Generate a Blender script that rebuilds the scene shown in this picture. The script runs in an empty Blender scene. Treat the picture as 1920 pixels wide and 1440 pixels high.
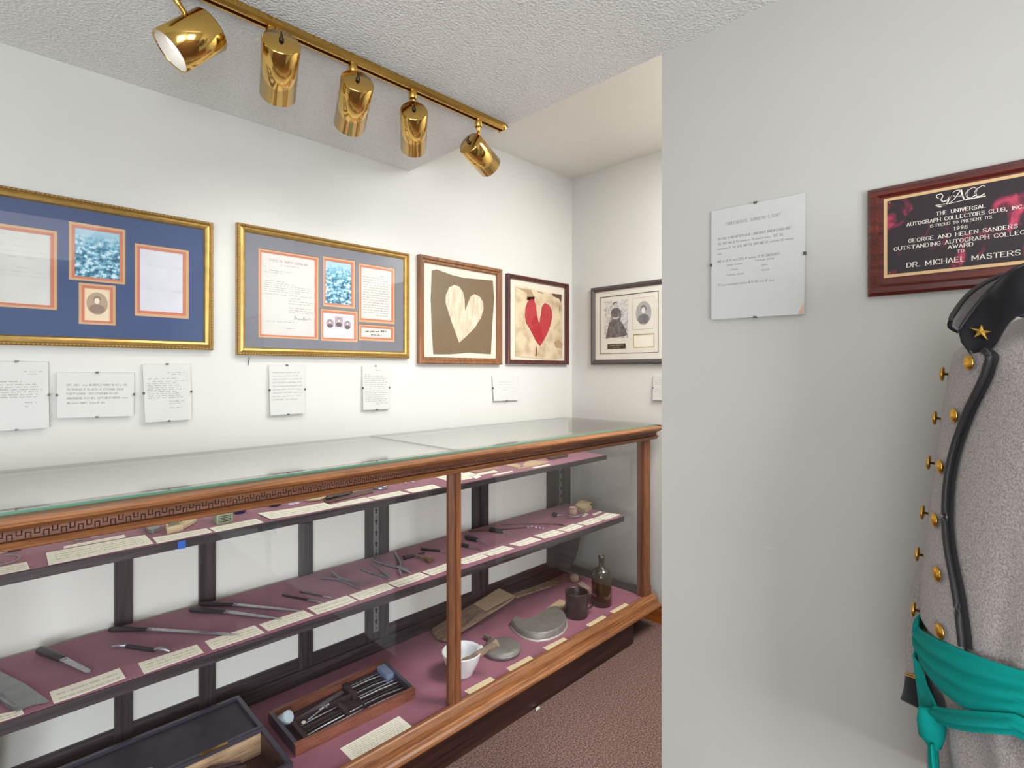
import bpy, math, random
from mathutils import Vector, Matrix
random.seed(7)
C = bpy.context.scene.collection
sc = bpy.context.scene
D, XC, XP, ZC, ZU = 1.95, 2.4436, 1.321, 2.143, 2.393      # picture wall, far wall, partition, low and high ceiling
ZT, ZM, ZB = .8425, .548, .166                             # shelf and deck heights in the display case

# ------------------------------------------------------------------ camera, world, lights, exposure
cam = bpy.data.cameras.new('camera'); camo = bpy.data.objects.new('camera', cam); C.objects.link(camo)
cam.sensor_width = 36; cam.lens = 36*1000/1920; cam.shift_y = -24/1920; cam.clip_start = .02
camo.location = (0, 0, 1.2762); camo.rotation_euler = (math.radians(90), 0, math.radians(-45))
sc.camera = camo
w = bpy.data.worlds.new('world'); sc.world = w; w.use_nodes = True
w.node_tree.nodes['Background'].inputs[0].default_value = (.6, .75, 1, 1)
w.node_tree.nodes['Background'].inputs[1].default_value = .6
sc.view_settings.view_transform = 'Standard'; sc.view_settings.look = 'None'
sc.view_settings.gamma = 1; sc.view_settings.use_curve_mapping = False
sc.view_settings.exposure = 0.32
sc.cycles.use_denoising = True
sc.cycles.max_bounces = 14; sc.cycles.diffuse_bounces = 5; sc.cycles.glossy_bounces = 5
sc.cycles.transparent_max_bounces = 32; sc.cycles.transmission_bounces = 8
sc.cycles.sample_clamp_indirect = 4; sc.cycles.caustics_reflective = False; sc.cycles.caustics_refractive = False

def lamp(name, kind, loc, aim, watts, color, parent=None, **kw):
    l = bpy.data.lights.new(name, kind); l.energy = watts; l.color = color
    for k, v in kw.items(): setattr(l, k, v)
    o = bpy.data.objects.new(name, l); C.objects.link(o); o.location = loc
    o.rotation_euler = (Vector(aim)-Vector(loc)).to_track_quat('-Z', 'Y').to_euler()
    return o
lamp('ceiling_fill', 'AREA', (-.30, -.70, 2.12), (-.30, -.70, 0), 9, (1, .98, .94), shape='RECTANGLE', size=1.6, size_y=1.4)  # unseen area lamp added for soft fill in the room
lamp('alcove_fill', 'AREA', (1.9, .35, 2.36), (1.9, .45, 0), 46, (.98, .985, .96), shape='RECTANGLE', size=.8, size_y=.8)  # unseen lamp added to brighten the alcove and the case's right end
lamp('added_window_fill', 'AREA', (-.80, -2.17, .80), (-.45, 0, .62), 74, (.90, .96, 1), shape='RECTANGLE', size=1.4, size_y=1.15)  # main fill lamp, added out of view to light the case interior
SPOT_W = 5.5
lamp('added_side_fill', 'AREA', (-1.63, -.45, .95), (1.2, .2, .75), 24, (.86, .94, 1), shape='RECTANGLE', size=1.2, size_y=1.1)  # added fill lamp, reaches the partition clear of the coat's shadow

# ------------------------------------------------------------------ materials
def lin(c):
    return tuple(((v/255)/12.92 if v/255 <= .04045 else ((v/255+.055)/1.055)**2.4) for v in c)
MATS = {}
def M(name, rgb, rough=.6, metal=0., spec=.5, var=.0, vscale=20., bump=0., bscale=60., sheen=0., coat=0., stretch=(1, 1, 1), rgb2=None, emit=0., detail=4., ramp=(.35, .65), bdist=.004):
    if name in MATS: return MATS[name]
    m = bpy.data.materials.new(name); m.use_nodes = True; nt = m.node_tree; n = nt.nodes; L = nt.links
    b = n['Principled BSDF']; col = lin(rgb)
    b.inputs['Roughness'].default_value = rough; b.inputs['Metallic'].default_value = metal
    b.inputs['Specular IOR Level'].default_value = spec
    if sheen: b.inputs['Sheen Weight'].default_value = sheen; b.inputs['Sheen Roughness'].default_value = .5
    if coat: b.inputs['Coat Weight'].default_value = coat; b.inputs['Coat Roughness'].default_value = .15
    b.inputs['Base Color'].default_value = (*col, 1)
    if emit: b.inputs['Emission Color'].default_value = (*col, 1); b.inputs['Emission Strength'].default_value = emit
    tc = n.new('ShaderNodeTexCoord'); mp = n.new('ShaderNodeMapping'); L.new(tc.outputs['Object'], mp.inputs['Vector'])
    mp.inputs['Scale'].default_value = stretch
    c2 = lin(rgb2) if rgb2 else tuple(max(0, v*(1-var)) for v in col)
    if var or rgb2:
        t = n.new('ShaderNodeTexNoise'); t.inputs['Scale'].default_value = vscale; t.inputs['Detail'].default_value = detail
        L.new(mp.outputs[0], t.inputs['Vector'])
        r = n.new('ShaderNodeValToRGB'); r.color_ramp.elements[0].position = ramp[0]; r.color_ramp.elements[1].position = ramp[1]
        r.color_ramp.elements[0].color = (*c2, 1); r.color_ramp.elements[1].color = (*col, 1)
        L.new(t.outputs['Fac'], r.inputs['Fac']); L.new(r.outputs['Color'], b.inputs['Base Color'])
    if bump:
        t2 = n.new('ShaderNodeTexNoise'); t2.inputs['Scale'].default_value = bscale; t2.inputs['Detail'].default_value = 3
        L.new(mp.outputs[0], t2.inputs['Vector'])
        bp = n.new('ShaderNodeBump'); bp.inputs['Strength'].default_value = bump; bp.inputs['Distance'].default_value = bdist
        L.new(t2.outputs['Fac'], bp.inputs['Height']); L.new(bp.outputs['Normal'], b.inputs['Normal'])
    MATS[name] = m; return m

def wood(name, dark, light, axis, rough=.35, coat=.15, scale=1.):
    if name in MATS: return MATS[name]
    m = bpy.data.materials.new(name); m.use_nodes = True; nt = m.node_tree; n = nt.nodes; L = nt.links
    b = n['Principled BSDF']; b.inputs['Roughness'].default_value = rough; b.inputs['Coat Weight'].default_value = coat
    b.inputs['Coat Roughness'].default_value = .2
    tc = n.new('ShaderNodeTexCoord'); mp = n.new('ShaderNodeMapping'); L.new(tc.outputs['Object'], mp.inputs['Vector'])
    s = [70*scale]*3; s[axis] = 2.6*scale; mp.inputs['Scale'].default_value = s
    t = n.new('ShaderNodeTexNoise'); t.inputs['Scale'].default_value = 1.; t.inputs['Detail'].default_value = 5; t.inputs['Distortion'].default_value = .35
    L.new(mp.outputs[0], t.inputs['Vector'])
    t2 = n.new('ShaderNodeTexNoise'); t2.inputs['Scale'].default_value = 5.; t2.inputs['Detail'].default_value = 3
    L.new(mp.outputs[0], t2.inputs['Vector'])
    r = n.new('ShaderNodeValToRGB'); r.color_ramp.elements[0].position = .34; r.color_ramp.elements[1].position = .68
    r.color_ramp.elements[0].color = (*lin(dark), 1); r.color_ramp.elements[1].color = (*lin(light), 1)
    L.new(t.outputs['Fac'], r.inputs['Fac'])
    r2 = n.new('ShaderNodeValToRGB'); r2.color_ramp.elements[0].position = .38; r2.color_ramp.elements[1].position = .5
    r2.color_ramp.elements[0].color = (.55, .5, .48, 1); r2.color_ramp.elements[1].color = (1, 1, 1, 1)
    L.new(t2.outputs['Fac'], r2.inputs['Fac'])
    mx = n.new('ShaderNodeMix'); mx.data_type = 'RGBA'; mx.blend_type = 'MULTIPLY'; mx.inputs['Factor'].default_value = .8
    L.new(r.outputs['Color'], mx.inputs['A']); L.new(r2.outputs['Color'], mx.inputs['B'])
    L.new(mx.outputs['Result'], b.inputs['Base Color'])
    bp = n.new('ShaderNodeBump'); bp.inputs['Strength'].default_value = .25; bp.inputs['Distance'].default_value = .001
    L.new(t2.outputs['Fac'], bp.inputs['Height']); L.new(bp.outputs['Normal'], b.inputs['Normal'])
    MATS[name] = m; return m

def glass(name, tint=(1, 1, 1), f0=.04, rough=0.):
    m = bpy.data.materials.new(name); m.use_nodes = True; nt = m.node_tree; n = nt.nodes; L = nt.links
    n.remove(n['Principled BSDF']); out = n['Material Output']
    tr = n.new('ShaderNodeBsdfTransparent'); tr.inputs[0].default_value = (*tint, 1)
    gl = n.new('ShaderNodeBsdfGlossy'); gl.inputs['Roughness'].default_value = rough
    lw = n.new('ShaderNodeLayerWeight'); lw.inputs['Blend'].default_value = .5
    p = n.new('ShaderNodeMath'); p.operation = 'POWER'; p.inputs[1].default_value = 5; L.new(lw.outputs['Facing'], p.inputs[0])
    ma = n.new('ShaderNodeMath'); ma.operation = 'MULTIPLY_ADD'; ma.inputs[1].default_value = 1-f0; ma.inputs[2].default_value = f0
    L.new(p.outputs[0], ma.inputs[0])
    mx = n.new('ShaderNodeMixShader'); L.new(ma.outputs[0], mx.inputs[0]); L.new(tr.outputs[0], mx.inputs[1]); L.new(gl.outputs[0], mx.inputs[2])
    L.new(mx.outputs[0], out.inputs['Surface']); MATS[name] = m; return m

GLASS = glass('clear_glass'); PICGLASS = glass('picture_glass', f0=.03); TOPGLASS = glass('top_glass', tint=(.97, .985, .975), f0=.12)
EDGE = M('green_glass_edge', (96, 150, 128), .2, spec=.6)
WALL = M('wall_paint', (206, 204, 199), .75, var=.03, vscale=3, bump=.05, bscale=250, bdist=.001)
WALL_SHADED = M('wall_paint_shaded', (192, 189, 183), .75, var=.03, vscale=3)  # same wall paint, with the partition's shade put into the colour
SMOOTH = M('smooth_ceiling_paint', (230, 228, 222), .8, var=.02, vscale=3)
CEIL = M('textured_ceiling', (230, 230, 226), .9, var=.14, vscale=120, bump=1., bscale=140, bdist=.0055, ramp=(.3, .5))
CARPET = M('brown_carpet', (142, 114, 106), .95, rgb2=(84, 64, 60), vscale=170, bump=.8, bscale=260, detail=6, ramp=(.38, .66), spec=.1)
OAKX = wood('golden_oak_lengthwise', (120, 72, 40), (160, 106, 62), 0, .45, .06)
OAKZ = wood('golden_oak_upright', (104, 60, 35), (140, 88, 54), 2, .45, .06)
OAKY = wood('golden_oak_crosswise', (120, 72, 40), (160, 106, 62), 1, .45, .06)
DARKX = wood('dark_oak_lengthwise', (36, 31, 35), (72, 62, 66), 0, .5, .1)
DARKZ = wood('dark_oak_upright', (36, 31, 35), (72, 62, 66), 2, .5, .1)
DARKY = wood('dark_oak_crosswise', (36, 31, 35), (72, 62, 66), 1, .5, .1)
PLINTH = wood('dark_plinth_wood', (34, 18, 14), (66, 36, 30), 0, .3, .3)
BASEB = wood('orange_baseboard_wood', (138, 72, 22), (176, 100, 36), 1, .35, .3)
LINING = M('burgundy_lining', (156, 94, 114), .9, var=.1, vscale=12, sheen=.2)
CREAM = M('cream_card', (236, 226, 196), .8)
BRASS = M('polished_brass', (214, 176, 98), .12, metal=1.)
BRASSD = M('satin_brass', (204, 162, 84), .25, metal=1.)
STEEL = M('worn_steel', (186, 188, 194), .35, metal=.8, var=.25, vscale=90)
DULLSTEEL = M('dull_grey_steel', (150, 150, 154), .5, metal=.7, var=.25, vscale=60)
BLACK = M('black_handle', (40, 40, 46), .45, var=.3, vscale=60)
GREYMET = M('grey_slotted_metal', (150, 148, 146), .4, metal=.6)
HOLE = M('dark_slot', (24, 22, 22), .8)
WHITE = M('white_china', (236, 238, 242), .25, coat=.3)
PAPER = M('white_paper', (207, 205, 199), .85, var=.04, vscale=14)
INK = M('faded_typing', (166, 164, 160), .9)
INKD = M('dark_ink', (84, 80, 78), .9)
GOLD = M('gold_leaf_frame', (204, 168, 98), .34, metal=.85, var=.2, vscale=40)
ANTQ = M('antique_gold_band', (138, 108, 62), .4, metal=.7)
GOLDD = M('gold_frame_beads', (226, 190, 112), .3, metal=.8)

# ------------------------------------------------------------------ mesh builder
class MB:
    def __init__(s): s.v = []; s.f = []; s.sm = []
    def add(s, vs, fs, smooth=False):
        o = len(s.v); s.v += [tuple(p) for p in vs]
        for f in fs: s.f.append(tuple(i+o for i in f)); s.sm.append(smooth)
        return s
    def box(s, x0, x1, y0, y1, z0, z1):
        return s.add([(x0,y0,z0),(x1,y0,z0),(x1,y1,z0),(x0,y1,z0),(x0,y0,z1),(x1,y0,z1),(x1,y1,z1),(x0,y1,z1)],
                     [(0,3,2,1),(4,5,6,7),(0,1,5,4),(1,2,6,5),(2,3,7,6),(3,0,4,7)])
    def prism(s, poly, z0, z1, smooth=False):                 # polygon in xy pushed up z
        n = len(poly); a = sum(poly[i][0]*poly[(i+1) % n][1]-poly[(i+1) % n][0]*poly[i][1] for i in range(n))
        if a < 0: poly = poly[::-1]
        vs = [(p[0],p[1],z0) for p in poly]+[(p[0],p[1],z1) for p in poly]
        s.add(vs, [tuple(range(n))[::-1], tuple(range(n, 2*n))])
        return s.add(vs, [(i,(i+1) % n,n+(i+1) % n,n+i) for i in range(n)], smooth)
    def slab(s, poly, y0, y1):                                # polygon in xz pushed along y
        n = len(poly); a = sum(poly[i][0]*poly[(i+1) % n][1]-poly[(i+1) % n][0]*poly[i][1] for i in range(n))
        if a < 0: poly = poly[::-1]
        vs = [(p[0],y0,p[1]) for p in poly]+[(p[0],y1,p[1]) for p in poly]
        return s.add(vs, [tuple(range(n)), tuple(range(n, 2*n))[::-1]]+[((i+1) % n,i,n+i,n+(i+1) % n) for i in range(n)])
    def profile_x(s, prof, x0, x1):                           # (y,z) profile pushed along x
        n = len(prof); vs = [(x0,*p) for p in prof]+[(x1,*p) for p in prof]
        return s.add(vs, [tuple(range(n)), tuple(range(n, 2*n))[::-1]]+[((i+1) % n,i,n+i,n+(i+1) % n) for i in range(n)])
    def lathe(s, prof, c=(0,0,0), n=24, axis=None, arc=1., cap=True):            # profile of (r, h)
        c = Vector(c); ax = Vector(axis or (0,0,1)).normalized()
        e1 = ax.orthogonal().normalized(); e2 = ax.cross(e1); vs = []
        for r, h in prof:
            for k in range(n):
                a = 2*math.pi*arc*k/n; vs.append(c+ax*h+(e1*math.cos(a)+e2*math.sin(a))*r)
        fs = [(i*n+k, i*n+(k+1) % n, (i+1)*n+(k+1) % n, (i+1)*n+k) for i in range(len(prof)-1) for k in range(n)]
        s.add(vs, fs, True)
        if cap:
            m = len(prof)-1
            if prof[0][0] > 1e-5: s.add(vs[:n], [tuple(range(n))[::-1]])
            if prof[m][0] > 1e-5: s.add(vs[m*n:], [tuple(range(n))])
        return s
    def tube(s, path, r, n=8, flat=1., up=(0,0,1)):
        P = [Vector(p) for p in path]; m = len(P); R = r if isinstance(r, (list, tuple)) else [r]*m; vs = []
        for i, p in enumerate(P):
            t = (P[min(i+1, m-1)]-P[max(i-1, 0)]).normalized(); u = Vector(up)
            if abs(t.dot(u)) > .95: u = Vector((1,0,0)) if abs(t.x) < .9 else Vector((0,1,0))
            a = t.cross(u).normalized(); b = a.cross(t)
            for k in range(n):
                q = 2*math.pi*k/n; vs.append(p+a*math.cos(q)*R[i]+b*math.sin(q)*R[i]*flat)
        s.add(vs, [(i*n+k, i*n+(k+1) % n, (i+1)*n+(k+1) % n, (i+1)*n+k) for i in range(m-1) for k in range(n)], True)
        return s.add(vs[:n]+vs[-n:], [tuple(range(n))[::-1], tuple(range(n, 2*n))])
    def grid(s, rows, smooth=True):
        n = len(rows[0]); vs = [p for r in rows for p in r]
        return s.add(vs, [(i*n+k, i*n+k+1, (i+1)*n+k+1, (i+1)*n+k) for i in range(len(rows)-1) for k in range(n-1)], smooth)
    def rect(s, x0, x1, z0, z1, y): return s.add([(x0,y,z0),(x1,y,z0),(x1,y,z1),(x0,y,z1)], [(0,1,2,3)])
    def poly(s, pts, y): 
        n = len(pts); a = sum(pts[i][0]*pts[(i+1) % n][1]-pts[(i+1) % n][0]*pts[i][1] for i in range(n))
        if a < 0: pts = pts[::-1]
        return s.add([(p[0],y,p[1]) for p in pts], [tuple(range(n))])
    def ring(s, r, prof):                                     # mitred moulding round rect r=(x0,x1,z0,z1); prof of (inset, y)
        x0,x1,z0,z1 = r; vs = []
        for d, y in prof: vs += [(x0+d,y,z0+d),(x1-d,y,z0+d),(x1-d,y,z1-d),(x0+d,y,z1-d)]
        return s.add(vs, [(i*4+k, i*4+(k+1) % 4, (i+1)*4+(k+1) % 4, (i+1)*4+k) for i in range(len(prof)-1) for k in range(4)])
    def ring2(s, o, i, y0, y1):                               # flat ring slab between outer and inner rect
        for a in ((o[0],i[0],o[2],o[3]),(i[1],o[1],o[2],o[3]),(i[0],i[1],o[2],i[2]),(i[0],i[1],i[3],o[3])):
            s.box(a[0],a[1],y0,y1,a[2],a[3])
        return s

def props(o, label=None, cat=None, group=None, kind=None):
    if label: o['label'] = label
    if cat: o['category'] = cat
    if group: o['group'] = group
    if kind: o['kind'] = kind
    return o
ROOT = {}
def mesh(name, mb, mat):
    me = bpy.data.meshes.new(name); me.from_pydata(mb.v, [], mb.f)
    me.polygons.foreach_set('use_smooth', mb.sm); me.materials.append(mat); me.validate(); me.update(); return me
def thing(name, label, cat, loc=(0,0,0), rotz=0., group=None):
    o = bpy.data.objects.new(name, None); C.objects.link(o); o.location = loc; o.rotation_euler = (0,0,rotz)
    o.empty_display_size = .02
    ROOT[o.name] = Matrix.Translation(loc) @ Matrix.Rotation(rotz, 4, 'Z')
    return props(o, label, cat, group)
def part(name, mb, mat, parent, label=None, kind=None, world=True, bevel=0., seg=2):
    if world:                                                 # authored in room coordinates: bring into the thing's own frame
        r = parent
        while r.parent: r = r.parent
        inv = ROOT[r.name].inverted(); mb.v = [tuple(inv @ Vector(p)) for p in mb.v]
    o = bpy.data.objects.new(name, mesh(name, mb, mat)); C.objects.link(o); o.parent = parent
    if bevel:
        b = o.modifiers.new('bevel', 'BEVEL'); b.width = bevel; b.segments = seg; b.limit_method = 'ANGLE'; b.angle_limit = .6
    return props(o, label, None, None, kind)
def single(name, mb, mat, label, cat, group=None, bevel=0., kind=None):          # a thing that is one mesh, origin at its base
    xs = [p[0] for p in mb.v]; ys = [p[1] for p in mb.v]; zs = [p[2] for p in mb.v]
    c = ((min(xs)+max(xs))/2, (min(ys)+max(ys))/2, min(zs)); mb.v = [(p[0]-c[0],p[1]-c[1],p[2]-c[2]) for p in mb.v]
    o = bpy.data.objects.new(name, mesh(name, mb, mat)); C.objects.link(o); o.location = c
    if bevel:
        b = o.modifiers.new('bevel', 'BEVEL'); b.width = bevel; b.segments = 2; b.limit_method = 'ANGLE'; b.angle_limit = .6
    return props(o, label, cat, group, kind)
def struct(name, mb, mat, parent=None):
    o = bpy.data.objects.new(name, mesh(name, mb, mat)); C.objects.link(o)
    if parent: o.parent = parent
    else: o['kind'] = 'structure'
    return o

# ------------------------------------------------------------------ the room
X0, Y0 = -1.65, -2.2
struct('floor', MB().box(X0-.1, XC+.1, Y0-.1, D+.1, -.1, 0), CARPET)
struct('wall_left', MB().box(X0-.1, XC+.1, D, D+.1, 0, ZU+.1), WALL)
struct('wall_right', MB().box(XP, XP+.115, Y0, .742, 0, ZU+.1), WALL_SHADED)
WX0, WX1, WZ0, WZ1 = -1.52, -.08, .2, 1.4
struct('wall_front', MB().box(X0-.1, WX0, Y0-.1, Y0, 0, ZU+.1).box(WX1, XC+.1, Y0-.1, Y0, 0, ZU+.1).box(WX0, WX1, Y0-.1, Y0, 0, WZ0).box(WX0, WX1, Y0-.1, Y0, WZ1, ZU+.1), WALL)
win = struct('added_window_1', MB().ring2((WX0, WX1, WZ0, WZ1), (WX0+.05, WX1-.05, WZ0+.05, WZ1-.05), Y0-.08, Y0-.03), SMOOTH)  # unseen window added round the main fill lamp
struct('added_window_pane', MB().box(WX0+.05, WX1-.05, Y0-.06, Y0-.055, WZ0+.05, WZ1-.05), GLASS, win)
VY0, VY1, VZ0, VZ1 = -1.07, .17, .38, 1.52
struct('wall_near', MB().box(X0-.1, X0, VY1, D, 0, ZU+.1).box(X0-.1, X0, Y0, VY0, 0, ZU+.1).box(X0-.1, X0, VY0, VY1, 0, VZ0).box(X0-.1, X0, VY0, VY1, VZ1, ZU+.1), WALL)
mb = MB(); 
for a in ((VY0,VY0+.05,VZ0,VZ1),(VY1-.05,VY1,VZ0,VZ1),(VY0+.05,VY1-.05,VZ0,VZ0+.05),(VY0+.05,VY1-.05,VZ1-.05,VZ1)): mb.box(X0-.08, X0-.03, *a)
win = struct('added_window_2', mb, SMOOTH); struct('added_window_pane', MB().box(X0-.06, X0-.055, VY0+.05, VY1-.05, VZ0+.05, VZ1-.05), GLASS, win)  # second unseen window, added to go with the side fill lamp
# far wall with a doorway to a dim room, hidden behind the partition but seen in the picture glass
DY0, DY1 = -.55, .22
struct('wall_back', MB().box(XC, XC+.1, DY1, D, 0, ZU+.1).box(XC, XC+.1, Y0, DY0, 0, ZU+.1).box(XC, XC+.1, DY0, DY1, 2.0, ZU+.1), WALL)
door = struct('door_1', MB().box(XC+.03, XC+.07, DY0, DY1, 0, 2.0), wood('door_wood', (58, 40, 28), (96, 68, 46), 2)); door['kind'] = 'structure'
struct('trim_1', MB().box(XC-.015, XC+.02, DY0-.07, DY0, 0, 2.07).box(XC-.015, XC+.02, DY1, DY1+.07, 0, 2.07).box(XC-.015, XC+.02, DY0, DY1, 2.0, 2.07), SMOOTH)
struct('ceiling', MB().box(X0-.1, XP, Y0-.1, D, ZC, ZU+.1), CEIL)
struct('ceiling_2', MB().box(XP, XC+.1, Y0-.1, D, ZU, ZU+.1), SMOOTH)
struct('baseboard_back', MB().profile_x([(0,0),(0,.09),(.006,.098),(.014,.1),(.014,0)], 0, 1), BASEB)
bb = bpy.data.objects['baseboard_back']; bb.data.transform(Matrix(((0,-1,0,XC),(D-DY1-.07,0,0,DY1+.07),(0,0,1,0),(0,0,0,1))))
bb.data.flip_normals()

# ------------------------------------------------------------------ stroke lettering
GL = {}
for row in """A:0,0 2,6 4,0|.8,2 3.2,2;B:0,0 0,6 2.6,6 3.6,5.4 3.6,3.8 2.6,3.2 0,3.2|2.6,3.2 3.9,2.4 3.9,.8 2.8,0 0,0;C:4,4.6 3.2,5.8 1.6,6 .4,4.8 0,3 .4,1.2 1.6,0 3.2,.2 4,1.4;D:0,0 0,6 2.2,6 3.6,5 4,3 3.6,1 2.2,0 0,0
E:3.6,6 0,6 0,0 3.7,0|0,3.1 2.6,3.1;F:3.6,6 0,6 0,0|0,3.1 2.6,3.1;G:4,4.6 3.2,5.8 1.6,6 .4,4.8 0,3 .4,1.2 1.6,0 3.2,.2 4,1.2 4,2.6 2.4,2.6;H:0,0 0,6|4,0 4,6|0,3.1 4,3.1;I:1,0 1,6;J:2.6,6 2.6,1.2 1.8,0 .8,0 0,1;K:0,0 0,6|4,6 0,2.4|1.4,3.6 4,0;L:0,6 0,0 3.6,0
M:0,0 0,6 2.4,1 4.8,6 4.8,0;N:0,0 0,6 4,0 4,6;O:2,6 .6,5.2 0,3 .6,.8 2,0 3.4,.8 4,3 3.4,5.2 2,6;P:0,0 0,6 2.6,6 3.8,5.2 3.8,3.6 2.6,2.8 0,2.8;Q:2,6 .6,5.2 0,3 .6,.8 2,0 3.4,.8 4,3 3.4,5.2 2,6|2.4,1.4 4,-.6;R:0,0 0,6 2.6,6 3.7,5.2 3.7,3.8 2.6,3.1 0,3.1|2.2,3.1 4,0
S:3.7,4.9 3,5.9 1.2,6 .2,5 .4,3.7 2,3.1 3.5,2.4 3.9,1.2 3,.1 1.2,0 .1,1.1;T:2,0 2,6|0,5.2 0,6 4,6 4,5.2;U:0,6 0,1.4 1,.1 2.8,.1 4,1.4 4,6;V:0,6 2,0 4,6;W:0,6 1.2,0 2.6,5 4,0 5.2,6;X:0,0 4,6|0,6 4,0;Y:0,6 2,3 4,6|2,3 2,0;Z:0,6 4,6 0,0 4,0
0:2,6 .6,5.2 .2,3 .6,.8 2,0 3.4,.8 3.8,3 3.4,5.2 2,6;1:.8,5 2,6 2,0|1,0 3,0;2:.2,4.8 1,5.9 3,5.9 3.8,4.6 .2,0 3.9,0;3:.2,5.2 1.6,6 3.4,5.2 3.2,3.7 1.8,3.2 3.4,2.7 3.6,.9 1.8,0 .2,.9;5:3.6,6 .7,6 .4,3.4 2.6,3.7 3.8,2 2.8,.2 .3,.5;6:3.4,5.8 1,4.4 .2,2 1.2,.1 2.8,.1 3.7,1.8 2.6,3.4 .4,2.6;7:.2,6 3.8,6 1.4,0;4:2.8,0 2.8,6 0,1.8 4,1.8
8:2,6 .5,5.2 .6,3.8 3.4,2.6 3.7,.9 2,0 .3,.9 .6,2.6 3.4,3.8 3.5,5.2 2,6;9:.6,.2 3,1.6 3.8,4 2.8,5.9 1.2,5.9 .3,4.2 1.4,2.6 3.6,3.4;.:.4,0 .4,.5;,:.6,.6 .2,-.9;':.6,6 .4,4.6;-:.6,2.8 2.8,2.8;(:1.6,6.4 .6,3 1.6,-.4;):.4,6.4 1.4,3 .4,-.4""".replace('\n', ';').split(';'):
    k, v = row[0], row[2:]
    GL[k] = [[tuple(map(float, q.split(','))) for q in st.split(' ')] for st in v.split('|')]
def seg(mb, a, b, w, y):
    dx, dz = b[0]-a[0], b[1]-a[1]; l = math.hypot(dx, dz) or 1e-9; ex, ez = dx/l, dz/l; nx, nz = -ez*w/2, ex*w/2; k = w*.2
    a = (a[0]-ex*k, a[1]-ez*k); b = (b[0]+ex*k, b[1]+ez*k)
    mb.add([(a[0]-nx,y,a[1]-nz),(b[0]-nx,y,b[1]-nz),(b[0]+nx,y,b[1]+nz),(a[0]+nx,y,a[1]+nz)], [(0,1,2,3)])
def text(mb, s, x0, x1, z, h, y, thick=.8, thin=.45, serif=0., mono=False, shear=0.):
    """letters as flat strokes from x0 to x1 on baseline z; '~' is a word too faded to read"""
    wid = lambda c: 2.6 if c == ' ' else 4. if (mono or c == '~') else max(p[0] for st in GL[c] for p in st)
    gap = 1.5; tot = sum(wid(c)+gap for c in s)-gap; k = h/6; sx = (x1-x0)/tot; x = x0
    for c in s:
        if c == '~':
            for a, b, t in ((0, 1.6, .66), (2.1, 3.9, .52)): mb.add([(x+sx*a,y,z+h*.02),(x+sx*b,y,z+h*.02),(x+sx*b,y,z+h*t),(x+sx*a,y,z+h*(t+.1))], [(0,1,2,3)])
        elif c != ' ':
            for st in GL[c]:
                pts = [(x+px*sx+shear*pz*k, z+pz*k) for px, pz in st]
                for a, b in zip(pts, pts[1:]):
                    v = abs(b[1]-a[1])/(math.hypot(b[0]-a[0], b[1]-a[1]) or 1)
                    seg(mb, a, b, (thin+(thick-thin)*v)*k, y)
                if serif:
                    for e, q in ((st[0], st[1]), (st[-1], st[-2])):
                        if e[1] in (0., 6.) and abs(q[1]-e[1]) > .8*abs(q[0]-e[0]):
                            X, Z = x+e[0]*sx, z+e[1]*k; seg(mb, (X-serif*sx, Z), (X+serif*sx, Z), thin*k*1.1, y)
        x += (wid(c)+gap)*sx
def smear(mb, x0, x1, z, h, y, rnd, word=.012, gap=.003, slope=0.):
    """a line of writing too small to read: one low bar per word with a ragged top"""
    x = x0
    while x < x1-.002:
        l = min(word*rnd.uniform(.45, 1.6), x1-x); n = max(2, int(l/(h*.9))); 
        for i in range(n):
            a, b = x+l*i/n, x+l*(i+.78)/n; t = h*rnd.uniform(.45, 1); zz = z+slope*(a-x0)
            mb.add([(a,y,zz),(b,y,zz),(b,y,zz+t),(a,y,zz+t*rnd.uniform(.8, 1))], [(0,1,2,3)])
        x += l+gap*rnd.uniform(.7, 1.5)

# ------------------------------------------------------------------ things on walls: local x right, z up, y into the wall
def wall_thing(name, label, cat, wall, h, z, group=None):
    loc, rot = {'left': ((h, D, z), 0), 'back': ((XC, -h, z), -math.pi/2), 'part': ((XP, -h, z), -math.pi/2)}[wall]
    return thing(name, label, cat, loc, rot, group)
def sub(r, h, z): return (r[0]-h, r[1]-h, r[2]-z, r[3]-z)
def inset(r, d): return (r[0]+d, r[1]-d, r[2]+d, r[3]-d)
def wp(name, mb, mat, t, label=None, kind=None): return part(name, mb, mat, t, label, kind, world=False)
def mat_board(mb, r, holes, y0, y1):
    xs = sorted({r[0], r[1], *[v for q in holes for v in q[:2]]}); zs = sorted({r[2], r[3], *[v for q in holes for v in q[2:]]})
    for a, b in zip(xs, xs[1:]):
        for c, d in zip(zs, zs[1:]):
            if not any(q[0]-1e-6 <= a and b <= q[1]+1e-6 and q[2]-1e-6 <= c and d <= q[3]+1e-6 for q in holes): mb.box(a, b, y0, y1, c, d)
def beads(mb, r, y, step, rad):
    x0, x1, z0, z1 = r
    for (ax, az, bx, bz) in ((x0,z0,x1,z0),(x1,z0,x1,z1),(x1,z1,x0,z1),(x0,z1,x0,z0)):
        n = int(math.hypot(bx-ax, bz-az)/step)
        for i in range(n):
            t = (i+.5)/n; x, z = ax+(bx-ax)*t, az+(bz-az)*t; a, b = (rad*1.5, rad*.75) if ax != bx else (rad*.75, rad*1.5)
            mb.add([(x-a,y,z),(x+a,y,z),(x,y,z-b),(x,y,z+b),(x,y-rad,z)], [(0,2,4),(2,1,4),(1,3,4),(3,0,4)])
GOLDPROF = [(0,0),(0,-.014),(.003,-.019),(.009,-.021),(.011,-.017),(.018,-.019),(.024,-.016),(.028,-.009),(.028,-.006)]
TAN = M('tan_inner_mat', (200, 162, 120), .8); ORANGE = M('orange_inner_mat', (198, 116, 90), .8); MATEDGE = M('white_mat_bevel', (236, 226, 210), .8)
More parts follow.
